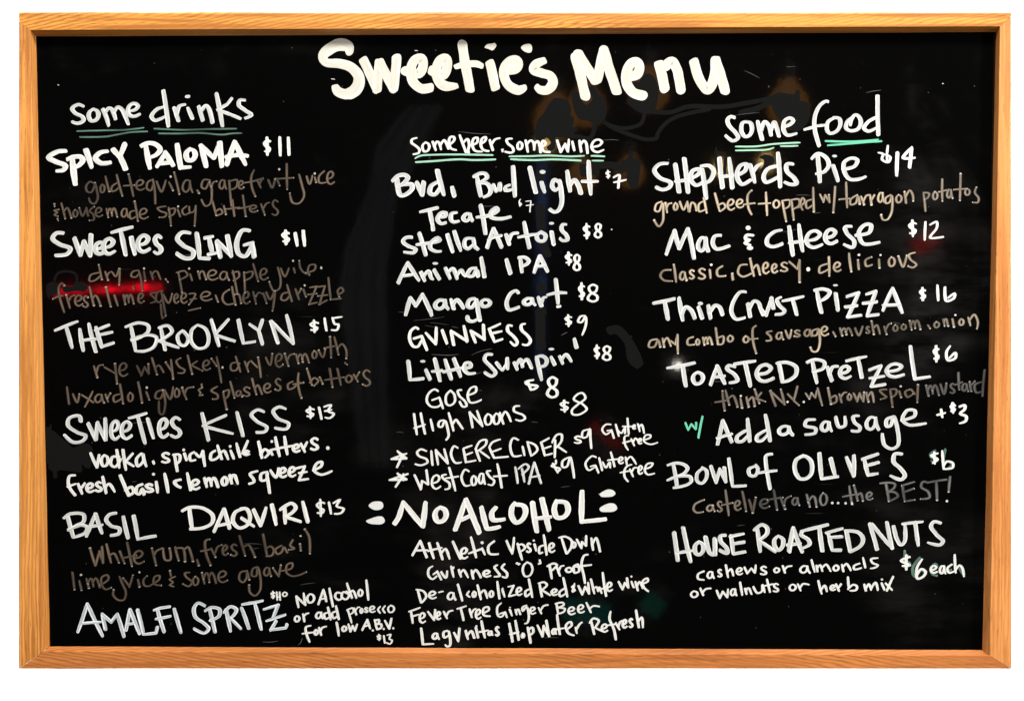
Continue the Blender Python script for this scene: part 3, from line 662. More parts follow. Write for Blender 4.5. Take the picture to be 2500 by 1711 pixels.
|447,615 515,492 570,632 |480,575 580,572 |590,510 630,640 |580,580 700,550 |660,510 705,650 /695,600 730,560 765,645 |795,500 860,645 e:850,935,540,655 |950,460 995,635 |930,600 1045,560 |1045,555 1070,610 .:1032,1060,495,520 /1150,495 1100,540 1110,600 1185,605
W white 22 Upside
|1255,490 1305,600 1320,465 |1350,515 1390,655 /1360,530 1385,520 1415,550 1375,585 s:1420,1475,500,600 |1495,520 1510,575 .:1480,1500,480,498 /1575,530 1540,545 1540,600 1565,590 |1575,440 1600,610 e:1610,1680,500,600
W white 22 Down
|1730,470 1770,600 /1705,465 1760,455 1815,490 1810,550 1775,600 o:1810,1860,490,560 |1860,480 1900,555 1905,500 1940,535 1940,450 |1985,470 2000,570 /1995,520 2025,465 2060,585
W white 22 Guinness
/620,710 590,730 585,790 620,820 655,795 |625,780 660,755 695,825 /695,760 735,810 745,750 |780,710 800,800 /785,745 800,720 |845,740 865,800 /860,770 885,740 925,805 |955,745 970,815 /965,780 990,740 1035,805 e:1045,1130,735,810 /1175,700 1150,715 1180,760 1200,790 1150,800 /1240,690 1215,720 1260,770 1255,805 1220,800
W white 20 zero
|1340,685 1370,690 |1345,680 1360,695 o:1385,1488,665,805 |1540,655 1548,685 1530,690
W white 22 Proof
|1625,700 1645,815 /1605,710 1660,685 1690,700 1640,750 |1690,720 1715,790 /1705,750 1725,710 1750,705 o:1755,1830,710,770 /1870,690 1835,710 1840,765 1880,750 1870,695 /1955,610 1925,615 1900,690 1920,790 1930,855 |1850,715 1985,698
R 980 1360 3.631
W white 22 De
|145,290 175,400 /130,285 195,300 220,345 180,400 e:235,320,290,375
W white 20 hyphen
|330,310 370,300
W white 22 alcoholized
a:400,490,300,385 |500,240 540,385 /600,300 580,330 605,350 o:620,670,290,360 |675,245 705,370 /700,320 735,290 760,360 o:770,825,285,360 |850,215 870,365 |895,285 915,350 .:890,905,268,280 |945,260 995,250 950,345 1015,330 e:1010,1080,255,345 /1140,280 1100,300 1105,345 1150,310 |1130,195 1160,350
W white 22 Red
|1225,235 1245,345 /1215,230 1265,220 1290,245 1240,290 |1240,285 1320,335 e:1320,1395,270,345 /1445,275 1400,310 1410,345 1455,320 |1435,180 1470,345
W white 18 amp
/1530,245 1510,260 1540,290 1515,305 1530,260 1535,230
W white 22 White
|1568,250 1603,330 1630,258 1664,322 1655,225 |1680,195 1710,320 /1700,280 1730,260 1745,300 |1755,265 1775,315 |1785,135 1815,340 |1770,280 1850,260 e:1810,1880,210,310
W white 22 wine
|1925,215 1960,285 1980,225 2010,265 2000,185 |2040,215 2060,265 .:2030,2048,160,178 |2075,215 2095,290 /2090,250 2110,215 2140,270 /2130,235 2185,210 2180,185 2140,210 2150,265 2190,300
W white 22 Fever
|85,480 100,580 |65,480 165,445 |90,525 155,505 e:150,225,480,590 |235,480 290,555 300,465 e:300,360,470,560 |375,480 405,540 /400,515 420,480 455,470
W white 22 Tree
|495,455 575,430 |525,450 550,555 |605,460 625,530 /620,500 640,465 660,455 e:650,715,450,555 /730,490 775,465 770,440 730,450 730,510 785,520
W white 20 Ginger
/885,405 850,440 860,520 890,525 915,490 |870,500 920,485 935,530 |960,460 980,515 .:955,970,438,448 n:1000,1065,450,515 /1110,425 1075,440 1075,475 1110,440 1130,530 1115,580 1095,585 e:1130,1200,430,510 |1215,445 1240,495 /1235,470 1260,430 1300,420
W white 20 Beer
|1375,410 1390,500 /1365,410 1430,400 1440,420 1385,445 /1385,445 1450,455 1440,480 1385,500 e:1470,1550,430,515 e:1555,1630,410,500 |1640,400 1680,485 /1665,460 1700,430 1755,435
W white 24 Lagunitas
|175,630 190,770 285,765 a:265,345,660,735 /410,650 375,660 380,710 420,690 |420,655 /420,655 435,740 430,780 405,790 390,775 |465,665 505,740 515,630 |570,650 590,725 /585,690 620,650 645,710 |660,620 680,710 .:655,675,600,615 |710,565 740,710 |690,660 770,645 a:760,820,640,700 s:825,875,600,705
W white 24 Hop
|955,585 985,745 |1010,560 1040,730 |960,680 1040,660 o:1055,1100,660,720 |1120,620 1145,755 /1125,640 1160,620 1170,660 1140,690
W white 23 Water
|1205,600 1250,700 1260,605 1310,700 1285,560 a:1325,1385,620,690 |1380,510 1405,680 |1350,640 1450,625 /1460,640 1510,600 1500,570 1460,600 1480,670 1530,690 |1545,620 1555,670 /1550,640 1580,590 1600,575
W white 23 Refresh
|1680,560 1710,680 /1670,580 1700,540 1750,560 1715,620 |1715,620 1800,660 e:1765,1840,580,670 /1855,480 1845,540 1885,640 1900,725 |1835,600 1900,590 |1900,580 1935,640 /1925,610 1940,570 1960,560 e:1950,2010,540,635 s:2010,2060,530,630 |2080,470 2105,620 /2100,570 2130,530 2140,620
R 1730 210 3.873
W wash 42 some
/245,300 210,290 180,320 190,370 250,440 280,490 230,520 160,470 /350,340 320,350 310,430 345,480 385,470 410,420 395,350 340,340 |465,340 505,505 /500,420 530,340 570,380 590,470 /590,420 620,340 645,400 665,475 /700,390 770,365 800,330 770,305 720,330 710,420 745,465 830,450
W wash 40 food
/1130,150 1110,145 1050,190 1005,290 1005,420 1045,565 |905,415 1020,380 1110,370 /1200,300 1130,340 1120,420 1150,450 1210,430 1245,370 1235,310 1180,300 /1370,290 1310,340 1300,400 1340,425 1410,410 1440,350 1420,290 1385,275 1350,320 1340,370 /1580,300 1510,340 1470,400 1510,430 1580,400 |1597,95 1605,460
W mint 22 underline
/255,574 450,573 600,552 700,545 865,537
W mint 22 underline
/255,611 400,608 560,602 615,585
W mint 22 underline
/680,570 845,567
W teal2 26 underline
/1105,522 1300,528 1500,520 1605,508
W teal2 24 underline
/1125,563 1350,545 1500,532 1635,524
W white 36 $14
/1605,632,24 1650,645,26 1640,695,26 1700,722,26 1718,675,26 1665,648,24 |1695,568,22 1685,660,26 1690,725,24 |1785,635 1778,850 /1925,580 1840,680 1950,680 |1920,590 1900,770
R 1570 370 2.734
W wash 32 SHEPHERDS
/165,80 110,85 75,125 110,175 185,210 175,240 130,255 90,240 |215,90 240,270 |275,50 300,270 |215,200 305,190 /310,185 370,150 380,120 330,130 320,190 355,225 400,205 |395,120 420,310 /385,100 440,95 470,130 450,190 400,220 |510,45 530,240 |575,45 595,240 |510,170 600,160 /620,160 680,130 690,85 650,95 625,160 660,220 720,190 |715,90 745,205 /735,140 760,100 795,80 /898,98 830,120 805,170 820,205 905,168 |900,10 915,235 /1000,85 960,85 960,130 1010,180 1025,215 980,220 945,205
W wash 30 PIE
|1165,25 1180,205 /1125,50 1165,15 1220,40 1240,90 1210,135 1155,150 |1268,95 1300,195 .:1262,1295,22,40 /1330,120 1410,100 1430,60 1400,45 1345,70 1345,140 1380,185 1440,185 1485,168
W cream 19 ground
/125,335 90,350 80,395 105,400 130,345 135,400 130,470 105,500 75,460 |150,345 160,405 /155,380 170,350 190,345 o:195,240,335,400 /245,335 270,390 295,335 |295,335 305,400 /310,400 325,340 345,350 355,395 /400,335 375,350 375,400 410,390 |405,310 425,410
W cream 19 beef
|480,280 510,395 /500,360 535,345 550,370 515,400 e:555,620,310,400 e:615,680,310,385 /725,260 700,290 705,380 725,420 |670,355 745,345
W cream 19 topped
|820,275 828,425 |770,350 850,345 o:860,920,315,385 |930,330 955,465 /925,330 980,325 975,365 940,385 |990,325 1005,455 /985,325 1040,320 1040,360 1000,385 /1035,375 1080,335 1065,310 1050,350 1065,390 /1130,320 1090,335 1095,380 1140,350 |1135,240 1140,400
W cream 18 w/
|1180,285 1205,335 1215,290 1245,340 1240,290 |1282,235 1270,405
W cream 19 tarragon
|1355,205 1362,375 |1310,320 1375,315 /1430,290 1385,320 1385,355 1420,345 1435,300 1445,350 |1455,300 1475,355 /1470,335 1490,295 1510,290 |1515,290 1525,355 /1522,330 1545,290 a:1560,1620,265,350 /1655,290 1620,310 1620,345 1645,340 1660,295 1660,400 1630,455 1600,455 1590,425 o:1680,1735,280,350 |1745,270 1755,345 /1750,310 1780,260 1800,290 1803,330
W cream2 19 potatoes
|1872,280 1885,400 /1870,275 1910,280 1900,310 1880,320 o:1925,1975,260,330 |1997,185 1997,330 |1975,270 2040,255 a:2020,2075,245,320 |2120,150 2115,325 |2075,255 2150,250 o:2140,2190,240,300 /2225,240 2215,275 2240,310 2235,340 2200,340
W wash 30 MAC
|155,685 210,530 240,650 300,515 340,715 a:352,450,560,680 /520,560 480,565 465,610 490,650 575,630
W white 26 ampersand
.:685,718,495,525 /735,560 690,560 685,585 710,590 680,610 715,625 .:692,735,630,658
W wash 30 CHEESE
/925,525 880,535 830,580 830,620 870,635 930,615 |975,500 1000,690 |1040,490 1065,665 |975,610 1075,600 e:1075,1210,515,655 e:1200,1310,505,630 /1390,500 1350,505 1360,545 1410,600 1400,640 1340,620 /1420,560 1510,540 1520,490 1480,490 1440,540 1470,615 1580,605
W white 18 $12
$:1765,1835,450,575 |1885,470 1880,590 /1915,490 1960,470 1960,510 1915,575 2005,570
W cream 20 classic
/185,790 135,795 115,830 140,860 195,865 |205,755 220,870 a:236,300,792,868 s:300,350,780,860 s:360,425,770,860 |445,790 450,845 .:446,464,748,764 /530,765 495,790 500,830 550,830
W cream 22 comma
|595,815 600,855
W cream 20 cheesy
/695,755 650,760 635,810 665,835 720,815 |715,715 740,830 /735,780 760,755 780,820 e:790,850,730,825 e:850,905,740,820 s:910,975,730,810 |975,735 1030,785 1045,725 |1045,725 1045,870
W cream 24 dot
.:1090,1115,772,800
W cream 20 delicious
/1230,750 1180,770 1180,810 1230,790 |1240,705 1243,830 e:1265,1330,730,810 |1375,680 1390,800 |1435,725 1440,785 .:1432,1450,683,697 /1525,705 1485,725 1490,765 1530,755 |1575,720 1578,775 .:1578,1592,685,697 o:1630,1690,695,775 /1705,700 1735,770 1760,695 /1815,675 1775,690 1785,720 1825,755 1800,775 1770,765
R 1570 680 2.734
W wash 32 THIN
|70,165 210,135 |145,160 165,270 |240,130 265,280 /260,240 285,190 320,210 345,265 |370,190 395,265 .:365,400,155,178 |435,180 450,265 /445,230 480,180 510,190 530,240
W wash 28 CRUST
/685,90 650,90 605,150 590,220 620,270 680,260 |700,170 715,255 /710,200 740,150 770,160 785,200 800,240 |785,200 820,245 860,130 |855,130 870,200 /920,125 895,140 910,180 945,215 930,235 885,240 |930,150 1070,120 |1000,145 1025,240
W wash 30 PIZZA
|1160,80 1190,225 /1145,80 1200,70 1245,90 1225,125 1170,155 |1285,100 1300,210 .:1268,1300,38,52 |1360,120 1440,95 1365,260 1455,245 |1350,190 1430,180 |1490,105 1555,85 1495,250 1570,240 |1470,165 1560,155 |1600,215 1665,65 1730,230 |1600,180 1720,175
W white 20 $16
$:1838,1895,52,155 |1965,45 1970,145 /2015,60 2015,110 2025,150 2075,130 2080,100 2035,130
W cream 19 any
/95,405 50,415 40,455 75,455 100,410 115,455 |130,400 140,455 /140,420 160,395 185,450 |185,415 215,440 230,375 |230,375 232,498
W cream 19 combo
/335,390 300,405 300,440 340,440 o:345,385,395,450 m:390,470,380,450 |485,330 500,435 /495,400 535,385 530,435 500,440 o:555,610,370,430
W cream 19 of
o:660,715,375,435 /755,315 735,330 735,420 755,498 |700,405 765,400
W cream 19 sausage
/860,350 825,360 850,385 855,410 820,415 a:880,945,350,415 /950,345 975,400 990,345 s:1000,1058,335,398 a:1068,1135,330,395 /1165,335 1130,350 1130,380 1160,375 1170,335 1180,430 1160,485 1130,485 1118,460 e:1180,1245,310,390
W cream2 20 comma
|1268,355 1285,385
W cream2 19 mushroom
m:1305,1405,320,390 /1415,330 1440,380 1465,320 s:1480,1520,310,375 |1525,285 1540,370 /1540,330 1560,310 1580,370 |1610,320 1625,370 /1620,340 1640,305 1655,300 o:1660,1710,300,360 o:1715,1765,295,350 m:1770,1860,270,350
W cream2 20 comma
|1900,310 1915,332
W cream2 19 onion
o:1935,1985,280,335 n:1995,2045,260,325 |2065,270 2075,320 .:2077,2092,237,250 o:2100,2150,260,320 |2170,260 2185,315 /2180,280 2210,240 2235,290 2228,335
W wash 30 TOASTED
|160,598 345,562 |265,580 285,715 o:318,415,610,715 |450,710 495,585 545,700 |465,660 545,650 /615,590 570,580 560,600 610,640 630,680 580,695 |610,570 750,550 |680,560 715,715 e:742,885,560,700 |905,560 930,685 /890,565 960,560 1020,590 1020,640 970,680 925,690
W wash 28 PRETZEL
|1130,550 1160,695 /1095,560 1150,540 1210,560 1200,600 1130,620 |1230,590 1260,680 /1245,640 1265,590 1300,585 e:1300,1400,570,680 |1355,550 1490,520 |1435,530 1460,660 |1510,610 1590,580 1520,720 1615,705 |1510,665 1610,650 e:1610,1755,555,670 |1785,455 1815,670 1915,655
W white 20 $6
$:1930,1985,440,565 /2050,450 2025,490 2035,545 2085,530 2085,495 2045,530
W cream3 20 think
|530,750 545,880 |480,825 570,810 |550,745 575,840 /570,800 600,780 630,855 |650,800 660,860 .:645,660,776,790 |690,790 705,855 /700,820 730,790 745,850 |745,740 775,830 |790,760 755,800 815,820
W cream3 20 N.Y.
|885,850 850,750 945,840 920,740 .:957,972,815,830 |965,770 1010,815 |1030,720 1005,815 1040,845 .:1065,1080,815,830
W cream3 18 w/
|1085,765 1110,800 1125,765 1150,795 1160,745 |1165,730 1195,845
W cream3 20 brown
|1235,730 1255,835 /1250,800 1285,780 1290,820 1260,835 |1310,770 1325,825 /1320,790 1345,760 1360,760 o:1355,1400,760,820 |1405,765 1430,820 1445,765 1470,820 1475,760 |1490,760 1505,820 /1500,790 1525,755 1540,825
W faded 20 spicy
/1625,740 1580,745 1600,770 1625,790 1585,805 |1650,740 1665,855 /1650,740 1690,740 1685,775 1660,790 |1710,750 1722,790 .:1712,1728,712,726 /1780,740 1750,755 1765,790 1800,770 |1790,740 1815,770 |1835,710 1830,825
W dim 20 mustard
m:1880,1985,700,790 /1985,705 2010,770 2025,700 s:2040,2090,690,775 |2105,630 2110,740 |2080,710 2130,690 a:2120,2180,690,760 |2180,690 2190,750 /2190,710 2215,685 /2260,690 2215,710 2225,760 2265,750 |2280,610 2265,785
R 1600 980 2.734
W teal2 16 w/
|200,140 220,190 240,150 270,185 272,140 |315,100 288,240
W wash 28 Add
|415,285 450,125 510,270 |410,245 510,215 /600,195 545,235 545,265 580,265 620,225 |615,115 630,265 /740,190 680,230 680,260 710,260 745,225 |735,90 765,260
W wash 28 a
a:810,930,150,235
W wash 26 sausage
/1065,120 1010,125 1000,160 1070,180 1065,210 1000,220 a:1095,1190,120,210 /1205,105 1225,170 1265,160 1265,100 /1360,95 1320,100 1330,140 1365,170 1360,195 1310,195 a:1395,1505,90,200 /1590,100 1545,120 1545,165 1570,160 1590,100 1615,180 1620,290 1580,315 1530,290 1515,215 /1640,125 1730,95 1730,60 1680,60 1650,120 1690,155 1805,145
W white 20 +
|1880,90 1935,75 |1908,55 1915,105
W white 22 $3
$:1960,2012,2,85 /2030,35 2065,25 2065,50 2035,80 2075,100 2070,130 2030,145
W wash 26 BOWL
|120,420 145,570 /80,425 140,410 190,420 215,445 190,480 140,500 |140,500 80,525 /140,500 230,500 240,530 210,555 120,575 /310,450 280,480 280,530 310,545 340,510 340,460 310,440 |370,430 405,540 430,450 470,535 460,440 |490,380 515,565 605,560
W wash 26 of
/670,430 625,450 630,490 665,495 685,450 670,425 /780,350 740,360 740,430 765,580 |690,475 810,460
W wash 30 OLIVES
/990,360 940,390 930,450 960,510 1000,515 1040,480 1040,400 1000,365 970,370 |1095,345 1110,515 1220,500 |1170,380 1200,495 |1275,370 1325,495 1325,360 |1395,385 1420,490 1485,480 |1380,385 1485,350 |1400,430 1490,405 /1645,350 1600,350 1590,400 1640,450 1665,495 1640,520 1570,495
W teal 18 $6
/1870,325 1835,350 1845,375 1885,385 1870,400 1840,395 |1935,320 1920,400 /1925,400 1960,400 1980,420 1950,445
W white 18 $6
/1885,345 1840,360 1885,385 1850,410 |1862,340 1865,415 |1915,330 1925,450 /1925,450 1985,440 1985,410 1945,400 1925,430
W cream3 20 castelvetrano
/325,655 265,685 255,720 275,740 320,735 a:335,405,680,740 s:405,455,655,745 |468,590 490,760 |445,690 515,675 e:520,580,650,735 |580,600 605,730 |625,655 650,740 670,640
W dim2 20 vetrano
e:690,770,640,720 |790,590 812,720 |750,655 850,640 |835,640 865,715 /860,690 870,650 905,630 a:905,970,630,700 |1010,620 1030,700 /1020,670 1050,630 1065,640 1075,700 o:1090,1155,600,700
W dim2 14 ellipsis
.:1172,1190,668,684 .:1212,1228,668,684 .:1262,1278,670,686 .:1305,1321,674,690
W dim2 20 the
|1295,565 1310,670 |1250,635 1330,620 |1325,560 1350,660 /1345,630 1370,610 1385,660 e:1400,1460,595,665
W dim2 22 BEST!
|1540,545 1560,660 /1500,545 1560,540 1600,550 1590,580 1550,600 /1550,600 1600,605 1620,630 1560,665 |1650,560 1665,665 1730,655 |1645,560 1730,535 |1655,605 1725,580 /1820,540 1785,535 1775,570 1820,600 1830,640 1770,650 |1820,540 1945,520 |1875,535 1880,655 |1968,500 1958,600 .:1938,1954,655,672
R 1600 1240 2.734
W wash 30 HOUSE
|125,165 150,350 |185,130 235,355 |140,300 260,280 /290,225 265,250 270,300 295,310 320,280 315,240 290,225 /335,195 365,300 390,310 400,210 |395,205 400,310 /470,180 435,185 435,220 475,265 480,300 430,280 |505,185 520,305 600,290 |495,190 590,170 |510,240 595,225
W wash 30 ROASTED
|680,130 700,290 /660,145 710,110 745,130 745,170 690,215 |690,215 800,290 /820,185 795,210 800,260 825,280 850,250 850,205 820,185 |895,290 920,130 980,290 |880,245 970,235 |890,285 915,145 /985,155 970,175 1020,210 1030,240 985,265 |970,155 1150,110 |1095,130 1115,285 |1155,170 1180,280 1240,280 |1140,165 1250,135 |1160,195 1245,190 |1275,155 1300,285 /1265,150 1350,160 1385,200 1370,250 1300,290
W wash 28 NUTS
|1430,105 1480,275 |1445,105 1580,265 1545,95 /1590,120 1610,200 1640,245 1665,220 1665,110 |1650,105 1785,90 |1735,100 1755,250 /1905,100 1860,90 1840,120 1880,180 1920,220 1900,245 1820,230
W white 16 cashews
/325,420 285,440 285,470 325,478 a:340,400,415,475 s:410,450,400,465 |470,380 485,460 /480,430 505,405 520,450 e:535,590,390,450 |595,395 615,435 640,400 665,430 670,380 s:695,750,380,450
W white 16 or
o:785,835,390,435 |850,385 865,430 /862,410 880,390 910,385
W white 16 almonds
a:958,1040,376,439 |1042,345 1064,425 /1075,382 1082,422 /1080,400 1100,378 1115,420 /1115,395 1140,374 1170,420 o:1180,1232,372,424 |1245,376 1255,420 /1252,395 1275,370 1305,415 /1365,368 1325,385 1328,408 1375,398 |1386,330 1402,396 /1486,332 1440,340 1450,365 1486,380 1470,395 1436,402
W white 16 or
o:230,290,545,600 |300,535 320,580 /315,565 335,540 370,535
W white 16 walnuts
|410,550 430,600 450,555 480,595 485,540 a:495,550,530,590 |565,495 580,580 n:590,650,525,580 /655,525 680,565 710,555 715,510 730,560 |745,475 765,560 |720,520 790,505 s:780,830,495,565
W white 16 or
o:888,945,500,555 |950,505 970,550 /965,535 985,505 1025,510
W white 17 herb
|1088,485 1110,570 /1108,545 1130,515 1145,555 e:1160,1210,505,555 |1205,505 1225,550 /1222,530 1240,505 |1285,460 1290,530 /1285,540 1320,510 1345,520 1340,545 1300,550
W white 17 mix
|1395,510 1405,550 /1403,540 1425,505 1440,545 /1440,535 1470,495 1485,545 |1510,500 1530,545 .:1505,1520,468,482 |1535,500 1580,545 |1588,455 1545,550
W teal 20 $6
/1690,320 1650,340 1700,370 1665,385 |1665,285 1672,400 /1765,330 1720,390 1725,450 1770,465 1800,430 1770,410 1740,440
W white 19 $6
/1700,325 1640,350 1700,380 1650,385 |1675,315 1675,410 /1780,340 1745,400 1750,470 1790,455 1805,425 1775,405 1745,450
W teal 20 each
/1845,420 1880,390 1870,370 1840,400 1850,440 1880,450 /1955,390 1940,420 1975,410 |1998,320 2000,410 /2030,400 2055,440
W white 17 each
e:1830,1890,375,440 a:1890,1945,375,445 /1980,375 1950,400 1960,430 1995,420 |1998,310 2005,430 /2005,410 2030,380 2050,400 2060,455
R 750 80 4.2255
W title 100 Sweetie's
/435,200,85 420,150,120 345,125,130 240,165,120 165,240,105 190,305,90 330,320,100 450,360,110 530,450,115 530,540,125 480,610,130 390,635,110 310,600,100 290,560,80 |580,285 720,590 745,300 890,580 922,260 /1010,395 1150,425 1195,340 1180,270 1110,285 1070,380 1090,500 1180,580 1270,570 /1280,390 1400,440 1448,340 1430,270 1370,290 1330,400 1370,520 1440,555 1540,550,60 |1600,120 1680,585 /1530,355,50 1620,330,70 1750,325,70 1800,345,60 |1885,315 1940,570 /2055,385 2150,375 2180,330 2160,285 2100,290 2040,350 2030,450 2080,550 2180,595 2240,570,70 #1830,155 1860,120 1900,115 1935,108 1952,130 1935,165 1910,185 1870,170 #2205,155 2240,125 2300,120 2320,150 2312,200 2290,210 2240,195 /2445,290,75 2365,325,95 2335,385,95 2420,420,95 2510,450,100 2535,520,105 2475,595,95 2400,590,85 2370,560,65
W white 10 speck
|250,478 285,482
W white 8 speck
|1110,187 1140,188
R 1300 80 4.2255
W title 105 Menu
|445,250 545,660 |470,220 650,500 |665,490 735,180 870,610 /985,455 1080,430 1105,350 1075,305 1020,320 970,420 970,520 1040,620 1140,650 |1305,320 1365,580 /1370,350 1440,300 1490,380 1530,590 /1665,300 1720,480 1805,590 1870,480 1890,280 |1890,285 1985,600
R 1280 180 3.32
W smudge 40 smudge
#235,205 300,200 355,225 378,280 378,340 402,360 400,400 390,430 425,440 425,470 390,480 400,515 300,520 255,515 250,600 215,630 180,600 215,560 180,520 150,550 110,555 85,510 90,440 115,370 150,330
W smudge 40 smudge
#385,170 405,135 440,150 450,185 500,255 552,210 545,180 515,140 525,105 560,100 600,165 640,200 670,290 660,340 640,390 590,410 500,380 450,370 400,280
W smudge 36 smudge
/570,400 560,480 530,525 450,515 350,500
W smudge 40 smudge
#960,20 1000,0 1040,20 1085,100 1085,200 1060,290 1030,320 950,320 880,280 830,230 840,200 960,212 1000,205 1000,165 900,130 875,90 885,65 930,70
W smudge 38 smudge
/990,300 1180,315 1330,268 1600,270 1850,230 2060,190
W smudge 32 smudge
/975,320 950,400 850,440 720,430 640,390 720,440 900,510 1000,535 1075,520 1080,490 1150,400 1250,345 1500,290
W smudge 44 smudge
/1755,315 1880,285 1960,250 2050,210
W smudge 40 smudge
#2010,180 2060,155 2190,165 2210,130 2230,140 2240,220 2290,230 2318,290 2305,370 2250,450 2180,470 2160,440 2200,380 2180,350 2130,350 2090,390 2040,340 2005,250
W smudge 30 smudge
/1555,600,14 1555,720,24 1570,790,26 |1570,640 1620,650 |1630,690 1622,810
W smudge 40 smudge
#1905,680 1950,655 2020,680 2025,730 1980,750 1930,800 1910,790 1940,740 1940,700
W smudge 60 smudge
|475,750 480,810 |580,740 580,810 /600,745 720,745 790,780
W smudge 60 smudge
#790,710 830,690 850,650 880,655 890,690 940,700 938,780 910,930 870,930 830,850 830,800 785,790
W smudge 70 smudge
|130,810 130,835
R 940 740 3.873
W smudge 96 smudge
|1470,80 1475,420 |1440,90,60 1510,80,60
R 940 520 3.873
W smudge 90 smudge
|1465,-50 1475,130
W smudge 84 smudge
|1490,300,90 1540,390,70
W smudge 100 smudge
|1480,690 1482,715
R 940 740 3.873
W smudge 90 smudge
/2130,260 2200,255 2300,360 2360,520,140 2400,580,100
R 100 940 6.63
W smudge 40 smudge
#90,680 140,670 150,630 170,640 175,725 210,740 320,840 430,930 520,1010 650,955 770,950 835,1020 830,1080 760,1115 800,1180 815,1280 790,1345 730,1340 660,1280 670,1370 640,1410 430,1385 270,1390 260,1500 200,1500 190,1400 120,1350 120,1270 80,1250 85,1100 65,950 65,780
R 100 640 2.905
W smudge 18 smudge
/95,130 120,80 190,65 245,85 255,130 240,160
W smudge 40 smudge
#40,160 80,140 115,150 125,180 110,225 70,235 55,260 40,220 #160,175 230,170 250,145 310,145 328,180 310,205 240,205 170,215 155,200
R 1730 210 3.873
W scuff 7 scratch
/1490,65,3 1560,50 1630,42,3
W scuff 5 scratch
/250,278,2 380,262 480,252,2
R 940 310 3.873
W scuff 5 scratch
/690,45,2 850,63 1000,68,2
W scuff 5 scratch
/2040,130,2 2150,122 2210,128,2
R 940 740 3.873
W scuff 7 scratch
/440,485,3 600,492 700,484,2
W scuff 5 scratch
/820,490,2 900,455 1010,432,5
W scuff 8 scratch
/1665,305,3 1695,288 1725,275,3
W scuff 4 scratch
/270,165,2 420,150 560,130,2 |380,210,2 520,235,3 |430,185,3 600,205,2
R 170 1380 2.8
W scuff 5 scratch
/1320,520,2 1370,522 1425,515,2 /1560,545,2 1580,525 1590,495,4
R 100 1200 2.905
W scuff 12 scratch
/24,680,4 30,760 42,800,6
R 1900 0 3.873
W scuff 6 scratch
|75,633,4 165,632,2
W white 10 speck
|1552,793 1562,792
W white 8 speck
|2232,1006,8 2236,1006,8
R 100 200 3.873
W white 9 speck
|158,30 168,33
"""

# ---------------------------------------------------------------- handwriting: every stroke of the marker as its own ribbon of paint
GL = {
 'o': ['/.45,0 .12,.22 0,.58 .25,1 .72,.95 1,.55 .85,.15 .45,0'],
 'e': ['/.12,.58 .62,.48 .86,.2 .58,0 .2,.12 0,.52 .15,.88 .5,1 1,.82'],
 's': ['/.92,.12 .5,0 .1,.2 .32,.46 .82,.64 .95,.84 .5,1 0,.9'],
 'a': ['/.72,.08 .35,.02 .02,.45 .08,.85 .35,.98 .66,.7 .74,.1', '/.74,.06 .8,.6 1,1'],
 'g': ['/.75,.1 .35,0 0,.22 .1,.45 .45,.48 .78,.1', '/.78,.05 .92,.4 1,.75 .75,1 .4,.95 .25,.75'],
 'n': ['|0,.05 .25,1', '/.15,.5 .4,.02 .65,.05 .82,.5 1,1'],
 'm': ['|0,.05 .18,1', '/.12,.55 .3,.05 .42,.15 .52,.85', '/.48,.5 .68,0 .8,.15 1,.95'],
 '8': ['/.85,.12 .5,0 .15,.15 .25,.4 .85,.68 .85,.9 .45,1 .05,.85 .2,.6 .75,.38 .85,.12'],
 '$': ['/.95,.22 .5,.16 .05,.32 .3,.5 .85,.62 .7,.82 .1,.8', '|.45,0 .52,1'],
 'S': ['/.95,.1 .55,0 .08,.2 .3,.45 .85,.65 .95,.85 .5,1 .1,.92'],
}
def cat_rom(P, closed=False, step=3.0):
    n = len(P)
    out = []
    segs = n if closed else n - 1
    for i in range(segs):
        p0 = P[(i - 1) % n] if closed or i > 0 else P[0]
        p1, p2 = P[i], P[(i + 1) % n]
        p3 = P[(i + 2) % n] if closed or i + 2 < n else P[-1]
        L = math.hypot(p2[0] - p1[0], p2[1] - p1[1])
        k = max(2, min(14, int(L / step)))
        # centripetal Catmull-Rom
        def tj(ti, a, b):
            return ti + max(math.hypot(b[0] - a[0], b[1] - a[1]), 1e-3) ** 0.5
        t0 = 0.0; t1 = tj(t0, p0, p1); t2 = tj(t1, p1, p2); t3 = tj(t2, p2, p3)
        for j in range(k):
            t = t1 + (t2 - t1) * j / k
            q = []
            for d in range(3):
                A1 = (t1 - t) / (t1 - t0) * p0[d] + (t - t0) / (t1 - t0) * p1[d]
                A2 = (t2 - t) / (t2 - t1) * p1[d] + (t - t1) / (t2 - t1) * p2[d]
                A3 = (t3 - t) / (t3 - t2) * p2[d] + (t - t2) / (t3 - t2) * p3[d]
                B1 = (t2 - t) / (t2 - t0) * A1 + (t - t0) / (t2 - t0) * A2
                B2 = (t3 - t) / (t3 - t1) * A2 + (t - t1) / (t3 - t1) * A3
                q.append((t2 - t) / (t2 - t1) * B1 + (t - t1) / (t2 - t1) * B2)
            out.append(tuple(q))
    if not closed:
        out.append(tuple(P[-1]))
    return out

